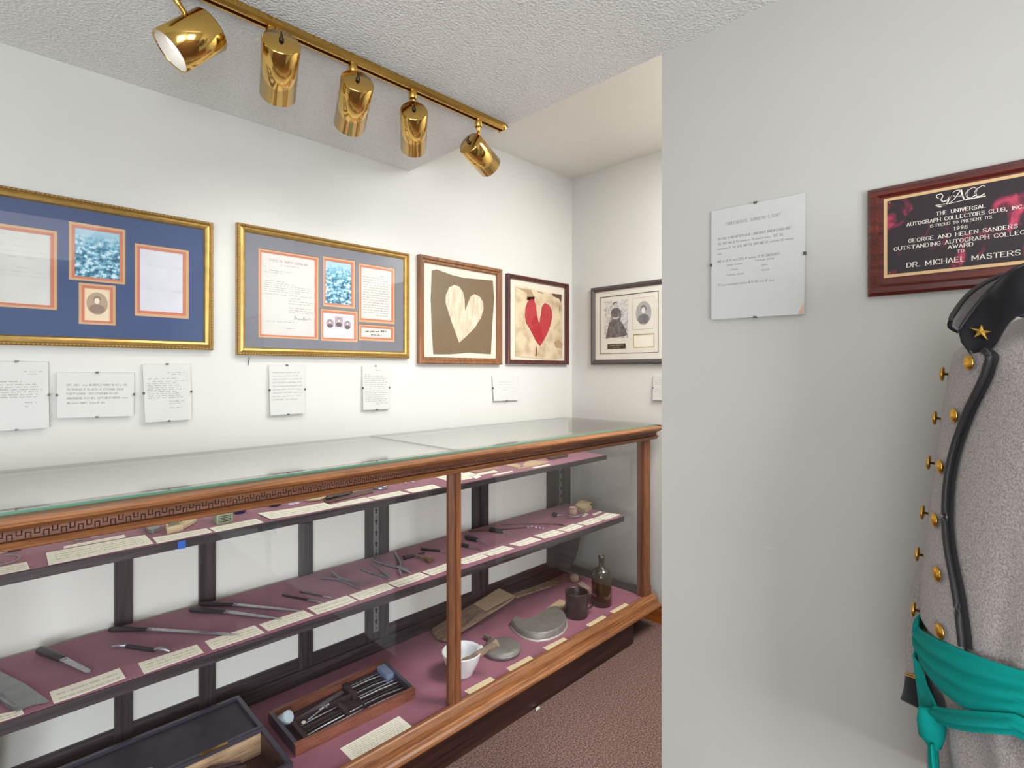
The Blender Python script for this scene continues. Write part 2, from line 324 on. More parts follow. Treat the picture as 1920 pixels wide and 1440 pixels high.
def gold_picture(name, label, r, matm, docs, group=None):
    h, z = (r[0]+r[1])/2, (r[2]+r[3])/2; t = wall_thing(name, label, 'picture', 'left', h, z, group); R = sub(r, h, z)
    wp('frame', MB().ring(R, GOLDPROF), GOLD, t); wp('outer_band', MB().ring(inset(R, .0012), [(0,-.0172),(.0018,-.0196),(.0078,-.0214),(.0092,-.0205)]), ANTQ, t, 'darker antique gold band under the beads')
    b = MB(); beads(b, inset(R, .0055), -.0205, .0095, .0034); wp('beading', b, GOLDD, t, 'row of small gold beads along the frame', 'stuff')
    mb = MB(); inn = inset(R, .026); mat_board(mb, inn, [sub(d[0], h, z) for d in docs], -.009, -.0065); wp('mat_board', mb, matm, t)
    wp('backing', MB().box(inn[0], inn[1], -.003, -.0005, inn[2], inn[3]), PAPER, t)
    for outer, inner, kind in docs:
        o, i = sub(outer, h, z), sub(inner, h, z); q = min(.5, .5); mid = tuple(o[k]+(i[k]-o[k])*q for k in range(4))
        wp('mat_liner', MB().ring2(o, mid, -.0068, -.0056), TAN, t, 'tan liner mat')
        wp('mat_liner', MB().ring2(mid, i, -.0058, -.0046), ORANGE, t, 'orange liner mat')
        DOC[kind](t, i)
    wp('glass', MB().box(inn[0], inn[1], -.0125, -.0105, inn[2], inn[3]), PICGLASS, t)
    return t
YD = -.0034                                                   # face of a framed document
def ramp_mat(name, cols, scale, stretch=(1,1,1), grad=None, detail=6, distortion=.6):
    if name in MATS: return MATS[name]
    m = bpy.data.materials.new(name); m.use_nodes = True; n = m.node_tree.nodes; L = m.node_tree.links; b = n['Principled BSDF']
    b.inputs['Roughness'].default_value = .5
    tc = n.new('ShaderNodeTexCoord'); mp = n.new('ShaderNodeMapping'); mp.inputs['Scale'].default_value = stretch; L.new(tc.outputs['Object'], mp.inputs[0])
    t = n.new('ShaderNodeTexNoise'); t.inputs['Scale'].default_value = scale; t.inputs['Detail'].default_value = detail; t.inputs['Distortion'].default_value = distortion
    L.new(mp.outputs[0], t.inputs['Vector']); fac = t.outputs['Fac']
    if grad:                                                  # a pale sky above: the print fades upwards
        sp = n.new('ShaderNodeSeparateXYZ'); L.new(tc.outputs['Generated'], sp.inputs[0])
        mr = n.new('ShaderNodeMapRange'); mr.inputs['From Min'].default_value = grad[0]; mr.inputs['From Max'].default_value = grad[1]; L.new(sp.outputs['Z'], mr.inputs['Value'])
        mx = n.new('ShaderNodeMix'); L.new(mr.outputs[0], mx.inputs['Factor']); L.new(fac, mx.inputs['A']); mx.inputs['B'].default_value = grad[2]
        fac = mx.outputs['Result']
    r = n.new('ShaderNodeValToRGB'); L.new(fac, r.inputs['Fac'])
    while len(r.color_ramp.elements) < len(cols): r.color_ramp.elements.new(.5)
    for e, (p, c) in zip(r.color_ramp.elements, cols): e.position = p; e.color = (*lin(c), 1)
    L.new(r.outputs['Color'], b.inputs['Base Color']); MATS[name] = m; return m
BLUEPH = ramp_mat('blue_tinted_photo_print', [(.3,(14,52,78)),(.42,(34,96,124)),(.52,(92,160,186)),(.63,(206,226,232)),(.75,(150,200,216))], 80, (1,1,1.2), (.5, .95, .57), 8, .2)
SEPIA = M('sepia_photo_print', (196, 176, 150), .6); SEPIAD = M('sepia_figure_print', (138, 114, 98), .6); SKIN = M('pale_face_print', (226, 212, 192), .6)
LILAC = M('lilac_photo_print', (222, 212, 218), .6); MAUVE = M('mauve_oval_print', (168, 150, 160), .6); DARKP = M('dark_figure_print', (92, 80, 86), .6)
def ell(cx, cz, a, b, n=28): return [(cx+a*math.cos(2*math.pi*i/n), cz+b*math.sin(2*math.pi*i/n)) for i in range(n)]
def bust(t, cx, cz, a, b, back, dark, face, oval=True, y=YD):
    """a small printed portrait: backdrop, shoulders, head and hair as flat layers of one print"""
    wp('portrait_backdrop', MB().poly(ell(cx, cz, a, b) if oval else [(cx-a,cz-b),(cx+a,cz-b),(cx+a,cz+b),(cx-a,cz+b)], y-.0002), back, t)
    sh = [(cx-a*.78, cz-b*.55), (cx-a*.62, cz-b*.25), (cx-a*.2, cz-b*.08), (cx+a*.2, cz-b*.08), (cx+a*.62, cz-b*.25), (cx+a*.78, cz-b*.55), (cx+a*.4, cz-b*.88), (cx-a*.4, cz-b*.88)]
    wp('portrait_figure', MB().poly(sh, y-.0003).poly(ell(cx, cz+b*.36, a*.36, b*.32, 16), y-.0003), dark, t)
    wp('portrait_face', MB().poly(ell(cx-a*.02, cz+b*.22, a*.25, b*.28, 16), y-.0004), face, t)
def doc_letter(t, i, rows=(0.9, .08), faint=True, seed=1, hand=False, folds=(.78, .33), ink=None):
    wp('letter', MB().rect(*i, YD), PAPER, t)
    rnd = random.Random(seed); W, H = i[1]-i[0], i[3]-i[2]; mb = MB(); n = 17 if hand else 12
    for k in range(n):
        z = i[2]+H*(rows[0]-(rows[0]-rows[1])*k/(n-1)); a = i[0]+W*(.06+.02*rnd.random()); b = i[1]-W*(.03+.06*rnd.random())
        if hand and k in (0,): a = i[0]+W*.62
        if hand and k == n-1: a = i[0]+W*.5
        smear(mb, a, b, z, H/n*.34, YD-.0002, rnd, .011, .0028, .0)
    wp('writing', mb, ink or (INK if faint else INKD), t, kind='stuff')
    for q in folds: wp('fold', MB().box(i[0], i[1], YD-.0006, YD-.0001, i[2]+H*q, i[2]+H*q+.0006), PAPER, t)
def doc_blank(t, i):
    wp('letter', MB().rect(*i, YD), M('cool_white_paper', (208, 208, 216), .85, var=.05, vscale=20), t)
    H = i[3]-i[2]
    for q in (.78, .40): wp('fold', MB().add([(i[0],YD,i[2]+H*(q-.05)),(i[1],YD,i[2]+H*(q-.06)),(i[1],YD-.0012,i[2]+H*(q-.03)),(i[0],YD-.0012,i[2]+H*q)], [(0,1,2,3)]), MATS['cool_white_paper'], t)
def doc_faded(t, i):
    wp('letter', MB().rect(*i, YD), M('faded_letter_paper', (208, 208, 202), .85, var=.06, vscale=16), t)
    rnd = random.Random(5); mb = MB(); H = i[3]-i[2]; W = i[1]-i[0]
    for z, a, b in ((.9,.35,.7),(.8,.1,.95),(.72,.2,.97),(.64,.3,.8),(.5,.45,.7),(.44,.1,.9)):
        smear(mb, i[0]+W*a, i[0]+W*b, i[2]+H*z, .0022, YD-.0002, rnd, .02, .012)
    wp('writing', mb, M('very_faded_ink', (186, 186, 182), .9), t, kind='stuff')
    wp('fold', MB().add([(i[0],YD,i[2]+H*.38),(i[1],YD,i[2]+H*.37),(i[1],YD-.0015,i[2]+H*.40),(i[0],YD-.0015,i[2]+H*.41)], [(0,1,2,3)]), MATS['faded_letter_paper'], t)
def doc_blue(t, i): wp('photograph', MB().box(i[0], i[1], YD, YD+.001, i[2], i[3]), BLUEPH, t, 'blue tinted photograph of a rocky field')
def doc_oval(t, i):
    wp('photograph', MB().rect(*i, YD), M('cream_photo_card', (224, 204, 172), .7), t, 'sepia oval portrait on a cream card')
    W, H = i[1]-i[0], i[3]-i[2]; bust(t, i[0]+W*.5, i[2]+H*.54, W*.42, H*.35, SEPIA if False else M('sepia_oval_print', (172, 148, 122), .6), SEPIAD, SKIN)
def doc_trio(t, i):
    wp('photograph', MB().rect(*i, YD), LILAC, t, 'lilac card with three small portraits')
    W, H = i[1]-i[0], i[3]-i[2]
    bust(t, i[0]+W*.22, i[2]+H*.58, W*.125, H*.19, MAUVE, DARKP, SKIN); bust(t, i[0]+W*.50, i[2]+H*.66, W*.13, H*.22, MAUVE, DARKP, SKIN, False); bust(t, i[0]+W*.78, i[2]+H*.56, W*.125, H*.19, MAUVE, DARKP, SKIN)
def doc_form(t, i):
    wp('letter', MB().rect(*i, YD), PAPER, t, 'printed form with a signature'); W, H = i[1]-i[0], i[3]-i[2]; mb = MB(); rnd = random.Random(3)
    text(mb, 'STATE OF NORTH CAROLINA', i[0]+W*.14, i[0]+W*.86, i[2]+H*.905, H*.026, YD-.0002, .8, .6)
    smear(mb, i[0]+W*.34, i[0]+W*.7, i[2]+H*.865, .0026, YD-.0002, rnd)
    for z, a, b in ((.83,.04,.09),(.79,.14,.55),(.765,.05,.4),(.66,.05,.42),(.635,.05,.62),(.61,.05,.95),(.585,.05,.95),(.56,.05,.95),(.535,.05,.7),(.5,.02,.96),(.465,.5,.72),(.43,.5,.98),(.40,.5,.98),(.345,.5,.95),(.315,.5,.98),(.29,.5,.98),(.165,.08,.24),(.165,.28,.6),(.085,.46,.62)):
        smear(mb, i[0]+W*a, i[0]+W*b, i[2]+H*z, .0024, YD-.0002, rnd, .012, .004)
    wp('writing', mb, M('form_ink', (136, 134, 131), .9), t, kind='stuff')
    sg = MB(); P = [(.60,.20),(.615,.255),(.63,.21),(.65,.23),(.67,.205),(.69,.225),(.71,.205),(.74,.22),(.77,.205),(.79,.25),(.80,.205),(.83,.225),(.86,.21),(.9,.235),(.93,.21)]
    for a, b in zip(P, P[1:]): seg(sg, (i[0]+W*a[0], i[2]+H*a[1]), (i[0]+W*b[0], i[2]+H*b[1]), .0012, YD-.0002)
    wp('signature', sg, INKD, t)
def doc_hand(t, i): doc_letter(t, i, (.86, .07), False, 11, True, (.12,), M('pen_ink', (150, 146, 146), .9))
def doc_caption(t, i):
    wp('caption_card', MB().rect(*i, YD), PAPER, t, 'handwritten caption strip'); rnd = random.Random(9); W, H = i[1]-i[0], i[3]-i[2]; mb = MB()
    smear(mb, i[0]+W*.14, i[0]+W*.84, i[2]+H*.5, H*.2, YD-.0002, rnd, .016, .003, .06); smear(mb, i[0]+W*.32, i[0]+W*.68, i[2]+H*.22, H*.13, YD-.0002, rnd, .014, .003)
    wp('writing', mb, INKD, t, kind='stuff')
DOC = dict(faded=doc_faded, blue=doc_blue, oval=doc_oval, blank=doc_blank, form=doc_form, trio=doc_trio, hand=doc_hand, caption=doc_caption)
MATBLUE = M('navy_mat_board', (52, 72, 114), .7); MATGREY = M('slate_grey_mat_board', (116, 117, 126), .7)

r1 = (0.2422,0.5459,1.3453,1.764); xc = (0.2432,1.6094)[0]; r1 = (2*xc-r1[1], *r1[1:])
l_in = (0.0396,0.1403,1.4577,1.651); l_out = (0.0396,0.1549,1.4459,1.6652)
gold_picture('framed_letters', 'wide gold framed picture with navy mat, two pale letters, blue photo and oval portrait', r1, MATBLUE, [
    ((l_out[0]-.035, *l_out[1:]), (l_in[0]-.022, *l_in[1:]), 'faded'),
    ((0.1789,0.3103,1.5345,1.6987), (0.1924,0.2966,1.5469,1.6834), 'blue'),
    ((0.2006,0.2866,1.4108,1.5291), (0.2138,0.2731,1.4224,1.5153), 'oval'),
    ((0.3327,0.477,1.4438,1.6632), (0.346,0.4611,1.4608,1.6498), 'blank')])
gold_picture('framed_letters', 'gold framed picture with grey mat, printed form, blue photo, three portraits and handwritten letter',
    (0.6179,1.311,1.3306,1.781), MATGREY, [
    ((0.6903,0.9091,1.3949,1.7062), (0.7014,0.8951,1.4054,1.6949), 'form'),
    ((0.9267,1.0597,1.5247,1.7145), (0.9369,1.0449,1.5378,1.7), 'blue'),
    ((0.9177,1.0713,1.3924,1.5147), (0.9278,1.0569,1.405,1.5007), 'trio'),
    ((1.0755,1.2427,1.4744,1.7088), (1.0875,1.2281,1.4893,1.6959), 'hand'),
    ((1.076,1.2427,1.4,1.4653), (1.0875,1.2269,1.4142,1.4536), 'caption')])

BROWNF = wood('brown_frame_wood', (104, 62, 28), (150, 96, 48), 2, .3, .3); MAHOG = wood('mahogany_frame_wood', (62, 18, 14), (96, 34, 26), 2, .25, .4)
def heart_picture(label, r, depth, mould, width, cloth, clothm, heart, heartm, backm, extra=None):
    h, z = (r[0]+r[1])/2, (r[2]+r[3])/2; t = wall_thing('framed_heart', label, 'picture', 'left', h, z); R = sub(r, h, z); d = depth
    wp('frame', MB().ring(R, [(0,0),(0,-d),(.004,-d-.004),(width*.45,-d-.003),(width*.6,-d+.003),(width*.9,-d+.004),(width,-d+.008),(width,-.006)]), mould, t)
    inn = inset(R, width-.001)
    wp('backing', MB().box(inn[0], inn[1], -.006, -.001, inn[2], inn[3]), backm, t)
    wp('cloth', MB().slab([(a-h, b-z) for a, b in cloth], -.0085, -.0062), clothm, t)
    wp('heart', MB().slab([(a-h, b-z) for a, b in heart], -.0115, -.0087), heartm, t)
    if extra: extra(t, h, z)
    wp('glass', MB().box(inn[0], inn[1], -d+.006, -d+.008, inn[2], inn[3]), PICGLASS, t)
OFFW = M('off_white_backing', (222, 210, 192), .85); TAUPE = M('taupe_cloth', (112, 90, 60), .95, var=.12, vscale=160, stretch=(1,1,.15), bump=.3, bscale=500)
HEARTC = M('cream_heart_linen', (218, 200, 176), .9, rgb2=(186, 160, 130), vscale=26, stretch=(3,1,.6), ramp=(.25,.6)); STAINC = M('stained_linen', (214, 194, 162), .9, rgb2=(158, 128, 92), vscale=14, ramp=(.2,.55))
RED = M('red_heart_cloth', (178, 36, 44), .85, var=.2, vscale=40)
def zz(ox, oy, s, pts): return [(ox+a/s, oy+b/s) for a, b in pts]
heart_picture('brown wood framed cream linen heart on taupe cloth', (1.3593,1.8598,1.3092,1.7868), .022, BROWNF, .030,
    [(1.4354,1.7278), (1.462,1.7354), (1.5539,1.7207), (1.6245,1.7171), (1.7359,1.7231), (1.8069,1.7269), (1.816,1.6373), (1.8033,1.5038), (1.7943,1.3607), (1.6509,1.3651), (1.5382,1.3549), (1.4442,1.3528), (1.4354,1.4575), (1.4295,1.6001)], TAUPE,
    [(1.6258,1.559), (1.6436,1.6009), (1.6609,1.6335), (1.6844,1.6466), (1.7152,1.6389), (1.7394,1.6135), (1.7422,1.5781), (1.7262,1.5372), (1.6844,1.4837), (1.6334,1.4419), (1.5888,1.4092), (1.5643,1.4612), (1.5404,1.5124), (1.5215,1.56), (1.5098,1.5888), (1.5119,1.6263), (1.5308,1.6618), (1.5596,1.6764), (1.5888,1.6723), (1.6134,1.6479), (1.6225,1.6144), (1.6235,1.5759)], HEARTC, OFFW)
def stains(t, h, z):
    dk = M('brown_stain', (92, 62, 44), .9); lt = M('tan_stain', (168, 140, 104), .9)
    for pts, m in (([(1.9772,1.7109), (2.0844,1.71), (2.1113,1.6771), (2.1122,1.66), (2.0579,1.6549), (2.0497,1.6907)], lt), ([(2.1334,1.711), (2.1898,1.7053), (2.181,1.6971), (2.1377,1.7028)], lt),
                   ([(2.0538,1.6686), (2.1143,1.6774), (2.11,1.6512), (2.0517,1.6515)], M('ochre_stain', (140, 92, 30), .9)), ([(2.2523,1.7088), (2.3401,1.7107), (2.3354,1.663), (2.3167,1.6854), (2.2705,1.6929)], dk),
                   ([(2.2705,1.4399), (2.3167,1.4537), (2.3496,1.4339), (2.3449,1.4065), (2.2888,1.4078)], lt), ([(2.1228,1.4198), (2.1334,1.3943), (2.1292,1.3568), (2.1164,1.358), (2.1249,1.3883)], dk), ([(2.3213,1.6497), (2.327,1.6502), (2.326,1.6139), (2.3195,1.6164)], dk)):
        wp('stain', MB().poly([(a-h, b-z) for a, b in pts], -.0087), m, t)
heart_picture('dark red mahogany framed red heart on stained cream linen', (1.9012,2.3891,1.3135,1.7741), .022, MAHOG, .022,
    [(1.9653,1.7179), (2.0374,1.7204), (2.1122,1.7144), (2.1854,1.7107), (2.275,1.7082), (2.3449,1.7093), (2.3496,1.5673), (2.3449,1.3489), (2.2297,1.3411), (2.0995,1.3476), (1.9693,1.3536), (1.9653,1.5412)], STAINC,
    [(2.1497,1.5312), (2.1636,1.588), (2.1723,1.6297), (2.1942,1.6502), (2.2288,1.6422), (2.2523,1.614), (2.255,1.5757), (2.2401,1.5294), (2.2119,1.4787), (2.1775,1.4363), (2.1549,1.4123), (2.1223,1.441), (2.0844,1.4907), (2.0472,1.5321), (2.0374,1.5677), (2.0415,1.6111), (2.0579,1.6453), (2.0827,1.6629), (2.1058,1.6608), (2.1223,1.6254), (2.1279,1.589), (2.1386,1.553)], RED, OFFW, stains)

# portrait picture on the far wall
GUN = M('gunmetal_frame', (92, 84, 82), .35, metal=.5, bump=.3, bscale=300)
rB = (-1.8024,-1.3223,1.3135,1.741); h, z = (rB[0]+rB[1])/2, (rB[2]+rB[3])/2
t = wall_thing('framed_portraits', 'dark grey framed pair of black and white portraits with a brass nameplate', 'picture', 'back', h, z); R = sub(rB, h, z)
wp('frame', MB().ring(R, [(0,0),(0,-.016),(.004,-.020),(.012,-.022),(.02,-.018),(.026,-.014),(.026,-.004)]), GUN, t)
MATW = M('ivory_mat_board', (226, 220, 208), .8); MATK = M('dark_mat_bevel', (96, 92, 88), .8)
o1 = sub((-1.7478,-1.3851,1.3699,1.6855), h, z); inn = inset(R, .024)
mb = MB(); mat_board(mb, inn, [o1], -.009, -.0066); wp('mat_board', mb, MATW, t)
wp('mat_liner', MB().ring2(o1, inset(o1, .004), -.0066, -.0056), MATK, t, 'dark liner round the inner mat')
a1 = sub((-1.5377,-1.4128,1.4953,1.6589), h, z); a2 = sub((-1.5364,-1.4107,1.3983,1.47), h, z)
mb = MB(); mat_board(mb, o1, [a2], -.0056, -.0042); wp('mat_board', mb, MATW, t)
wp('mat_liner', MB().ring2(inset(a1, -.0015), a1, -.0058, -.0054), M('pale_grey_line', (150, 148, 144), .8), t, 'thin grey line round the oval portrait')
wp('mat_liner', MB().ring2(a2, inset(a2, .005), -.0042, -.0032), M('olive_gold_liner', (176, 160, 104), .6), t, 'olive gold liner')
wp('signed_card', MB().box(inn[0], inn[1], -.0028, -.0015, inn[2], inn[3]), M('cream_signed_card', (238, 230, 216), .8), t)
pa = sub((-1.7172,-1.5661,1.4543,1.6589), h, z); W_, H_ = pa[1]-pa[0], pa[3]-pa[2]
BW = ramp_mat('garden_photo_print', [(.3,(128,126,124)),(.42,(190,188,184)),(.6,(222,220,216))], 70)
wp('photograph', MB().box(pa[0], pa[1], -.0062, -.0057, pa[2], pa[3]), BW, t, 'black and white photo of a seated woman in a long dress')
def fig(pts): return [(pa[0]+W_*a, pa[2]+H_*b) for a, b in pts]
SK = M('dark_dress_print', (72, 68, 70), .6, rgb2=(118, 112, 112), vscale=60, stretch=(2,1,.7)); LT = M('light_face_print', (196, 190, 184), .6)
for k in range(5): wp('siding_print', MB().box(pa[0]+W_*.66, pa[1], -.0065, -.0062, pa[2]+H_*(.22+.13*k), pa[2]+H_*(.222+.13*k)), MATK, t)
wp('dress_print', MB().poly(fig([(.06,.03),(.12,.2),(.2,.42),(.32,.5),(.28,.7),(.34,.78),(.44,.8),(.62,.78),(.7,.7),(.72,.56),(.66,.46),(.8,.36),(.9,.2),(.98,.08),(.9,.05),(.5,.02)]), -.0067), SK, t)
wp('face_print', MB().poly(ell(pa[0]+W_*.49, pa[2]+H_*.87, W_*.085, H_*.065, 14), -.0072), LT, t)
wp('hands_print', MB().poly(fig([(.36,.53),(.5,.5),(.64,.54),(.62,.57),(.5,.545),(.38,.56)]), -.0071), LT, t)
wp('hair_print', MB().poly(ell(pa[0]+W_*.46, pa[2]+H_*.91, W_*.095, H_*.055, 14), -.0069), SK, t)
ov = (-1.4733,1.578); c1 = (-1.519,1.5816)[0]; zt_ = (-1.4733,1.6399)[1]
bust(t, ov[0]-h, ov[1]-z, ov[0]-c1, zt_-ov[1], M('grey_oval_print', (168, 166, 164), .6), M('grey_coat_print', (112, 110, 112), .6), M('white_face_print', (228, 224, 220), .6), True, -.0056)
npz = sub((-1.6968,-1.5816,1.3974,1.4249), h, z)
n_ = wp('nameplate', MB().box(npz[0], npz[1], -.0070, -.0056, npz[2], npz[3]), M('dark_bronze_plate', (66, 56, 44), .4, metal=.5), t)
mb = MB(); hh = npz[3]-npz[2]; ww = npz[1]-npz[0]
text(mb, 'CLARA BARTON', npz[0]+ww*.12, npz[1]-ww*.12, npz[2]+hh*.54, hh*.28, -.0072, .7, .6); text(mb, '1821 - 1912', npz[0]+ww*.34, npz[1]-ww*.34, npz[2]+hh*.2, hh*.2, -.0072, .7, .6)
wp('nameplate_lettering', mb, M('gold_lettering', (196, 178, 140), .5), n_, kind='stuff')
wp('glass', MB().box(inn[0], inn[1], -.0125, -.0105, inn[2], inn[3]), PICGLASS, t)

# clip framed labels
def clip_sign(label, wall, pts, writer, seed, clips='tblr', off=.008, tiltk=.004):
    """glass held to a board by four small clips; pts = corner points tl, tr, br, bl on the wall"""
    h = sum(p[0] for p in pts)/4; z = sum(p[1] for p in pts)/4; q = [(p[0]-h, p[1]-z) for p in pts]
    t = wall_thing('clip_framed_label', label, 'sign', wall, h, z); tl, tr, br, bl = q
    def P3(p, y): return (p[0], y-(off+tiltk*(1 if p[1] < 0 else -.6)), p[1])
    def sl(y0, y1):
        vs = [P3(p, y0) for p in q]+[P3(p, y1) for p in q]
        return MB().add(vs, [(3,2,1,0),(4,5,6,7),(0,1,5,4),(1,2,6,5),(2,3,7,6),(3,0,4,7)])
    wp('backing_board', sl(.004, -.0005), M('sign_board', (200, 199, 194), .8), t)
    bl_ = MB(); bl_.add([P3(p, -.0007) for p in q], [(3,2,1,0)]); wp('typed_sheet', bl_, M('typed_sheet_paper', (211, 210, 206), .85), t)
    mb = MB(); writer(mb, min(p[0] for p in (tl, bl)), max(p[0] for p in (tr, br)), (bl[1]+br[1])/2, (tl[1]+tr[1])/2, random.Random(seed))
    zb, zt = (bl[1]+br[1])/2, (tl[1]+tr[1])/2; xa = (tl[0]+bl[0])/2; xw = (tr[0]+br[0])/2-xa; new = []
    for p in mb.v:                                            # lay the lines along the sheet, whose edges are not quite level
        fx = min(1, max(0, (p[0]-xa)/xw)); fz = (p[2]-zb)/(zt-zb)
        zz_ = (bl[1]+(br[1]-bl[1])*fx)*(1-fz)+(tl[1]+(tr[1]-tl[1])*fx)*fz; k = tiltk*(1-1.6*fz)
        new.append((p[0], -.0009-(off+k), zz_))
    mb.v = new; wp('typing', mb, INK, t, kind='stuff')
    wp('glass', sl(-.001, -.0028), PICGLASS, t)
    for c in clips:
        a, b = {'t': (tl, tr), 'b': (bl, br), 'l': (tl, bl), 'r': (tr, br)}[c]; m = ((a[0]+b[0])/2, (a[1]+b[1])/2); s = 1 if m[1] < 0 else -.6
        if c in 'lr': s = .2
        yy = -(off+tiltk*s); dx, dz = ((.0022, .0035) if c in 'lr' else (.0035, .0022))
        wp('clip', MB().box(m[0]-dx, m[0]+dx, yy-.0045, yy+.004, m[1]-dz, m[1]+dz), M('dark_steel_clip', (96, 94, 90), .4, metal=.6), t)
    return t
def lines(spec):
    def wr(mb, x0, x1, z0, z1, rnd):
        W, H = x1-x0, z1-z0
        for f, a, b in spec: smear(mb, x0+W*a, x0+W*b, z0+H*f, H*.016+.0008, 0, rnd, .012, .0035)
    return wr
def typed(spec, hgt):
    def wr(mb, x0, x1, z0, z1, rnd):
        W, H = x1-x0, z1-z0
        for s, f, a, b in spec: text(mb, s, x0+W*a, x0+W*b, z0+H*f, H*hgt, 0, .95, .8, mono=True)
    return wr
p1 = [(0.0713,1.301), (0.1354,1.3018), (0.1373,1.1207), (0.0713,1.12)]
xm = p1[0][0]; p1[0] = (2*xm-p1[1][0], p1[1][1]); p1[3] = (2*xm-p1[2][0], 2*p1[3][1]-p1[2][1])
clip_sign('clip framed typed letter under the navy picture, leftmost of all the wall labels', 'left', p1, lines(
    [(.845,.62,.9),(.81,.67,.82),(.70,.12,.58)]+[(.655-.037*k,.1,.8+.12*((k*7) % 5)/5) for k in range(6)]+[(.385,.63,.8),(.33,.63,.69)]), 1)
clip_sign('wide clip framed label in capitals about a captain and the battle, under the navy picture', 'left', [(0.1534,1.2733), (0.332,1.2714), (0.3293,1.1419), (0.1532,1.1461)], typed([
    ("CAPT. JOHN F. ~~~~~ WAS MORTALLY WOUNDED ON JULY 3, 1863", .70, .12, .90), ("THE THIRD DAY OF THE BATTLE OF GETTYSBURG, DURING", .60, .12, .85), ("PICKETT'S CHARGE.  THESE LETTERS WERE HIS LAST", .505, .12, .77),
    ("CORRESPONDENCE TO HIS WIFE, (LEFT) AND HIS BROTHER, ~~~~~~", .405, .12, .91), ("AND ~~~~~~ COUNTY, ~~~~~~ OF ~~~~", .30, .12, .60)], .042), 2)
clip_sign('tilted clip framed letter under the right corner of the navy picture', 'left', [(0.3525,1.2976), (0.4815,1.2995), (0.4836,1.1221), (0.3582,1.1194)], lines(
    [(.845,.50,.87),(.81,.58,.78),(.735,.1,.73),(.69,.2,.9)]+[(.655-.036*k,.1,.7+.2*((k*5) % 4)/4) for k in range(8)]+[(.335,.53,.85),(.295,.53,.78),(.225,.53,.8)]), 3)
def six(mb, x0, x1, z0, z1, rnd):
    W, H = x1-x0, z1-z0
    for k, e in enumerate((.86,.80,.92,.9,.93,.9,.93,.86,.77)): 
        s = ('~~~~~~~ ~~~~~~ ~~~~~~~~ ALL THE', '~~~~~~~~ ~~~~~ AND ~~~~~~~ THE', '~~~~~~ IN PICKETT\'S ~~~~ ON THE LAST', 'DAY OF THE BATTLE OF GETTYSBURG. IN THE', 'LAST ~~ ~~~~~~~~~~ ~~~~~~~~~ A LAST', '~~~~~~~~~~ WAS IN THE LAST ~ ~~~~~~', '~~~~~~~~~~  THIS SHORT ~~~~~~ ~~~~~', '~~~ ~~~~. ~~~~ IN ~~~~~, ~~~~~', 'AT GETTYSBURG, JULY 3 ~~~~~~~~')[k]
        text(mb, s, x0+W*.1, x0+W*e, z0+H*(.84-.0685*k), H*.026, 0, .95, .8, mono=True)
clip_sign('clip framed label of nine typed lines under the left end of the grey matted picture', 'left', [(0.7259,1.2981), (0.8545,1.2986), (0.8551,1.1206), (0.7296,1.1197)], six, 4)
clip_sign('small clip framed letter under the right end of the grey matted picture', 'left', [(1.0925,1.2977), (1.2132,1.2979), (1.2158,1.119), (1.0932,1.1198)], lines(
    [(.89,.47,.7),(.80,.08,.28)]+[(.755-.0475*k,.07,.78+.18*((k*3) % 5)/5) for k in range(13)]+[(.135,.47,.92),(.11,.47,.6)]), 5)
clip_sign('small square clip framed label of four lines between the two heart pictures', 'left', [(1.8051,1.2551), (1.9863,1.2527), (1.9863,1.1264), (1.8116,1.1278)], lines([(.73,.22,.78),(.63,.22,.74),(.53,.2,.82),(.43,.38,.58)]), 6, clips='bl')
q7 = [(-1.4171,1.2545), (-1.3267,1.255), (-1.3267,1.1327), (-1.4159,1.1293)]; wd = q7[1][0]-q7[0][0]; 
for k in (1, 2): q7[k] = (q7[k][0]+wd*.9, q7[k][1])
clip_sign('clip framed label under the black and white portraits, cut off by the near wall', 'back', q7, lines([(.87,.35,.7)]+[(.76-.06*k,.06,.9) for k in range(3)]+[(.52,.4,.7)]+[(.44-.06*k,.05,.93) for k in range(3)]), 7, clips='tl')
def coat_sign(mb, x0, x1, z0, z1, rnd):
    W, H = x1-x0, z1-z0
    T = lambda s, f, a, b: text(mb, s, x0+W*a, x0+W*b, z0+H*f, H*(.026 if 'COAT' == s[-4:] and len(s) < 30 else .0205), 0, .95, .8, mono=True)
    T("CONFEDERATE SURGEON'S COAT", .845, .17, .76)
    T("THIS COAT IS AN EXACT REPLICA OF A CONFEDERATE SURGEON'S FROCK COAT", .72, .08, .86); T("THE COAT WAS ALSO ~~~~~~~~ IN ~~~~~~ ~~~~.  BUT THE", .675, .08, .79); T("~~~~~~~~ OF THE BLUE AND THE GRAY WAS AS ~~~~~~~ AS ~~~~~~", .63, .08, .89); T("~~~~.", .585, .08, .14)
    T("MADE ~~ IN THE ~~~~ STYLE OF ~~~~~~~ OF THE CONFEDERACY", .515, .08, .75); T("~~~~~ ~~~~~", .475, .19, .36); T("~~~~~~~ ~~~~~", .485, .50, .70); T("~~~~~", .43, .24, .31); T("~~~~~", .44, .57, .63); T("~~~~~~ ~~~~~", .385, .19, .38); T("~~~~~~", .395, .57, .65)
    T("THIS ~~~ ~~~~~~~~ A ~~~~~~ WITH THE ~~~~ OF ~~~~", .30, .08, .70)
sg = clip_sign('large clip framed label headed Confederate surgeon\'s coat on the near wall', 'part', [(-0.5992,1.6818), (-0.3817,1.6775), (-0.3822,1.4042), (-0.5964,1.4061)], coat_sign, 8)
hS = sum((-0.5992,1.6818)[k]*0 for k in (0,)); cor = (-0.3822,1.4042)
hc = ((-0.5992,1.6818)[0]+(-0.3817,1.6775)[0]+cor[0]+(-0.5964,1.4061)[0])/4; zc = ((-0.5992,1.6818)[1]+(-0.3817,1.6775)[1]+cor[1]+(-0.5964,1.4061)[1])/4
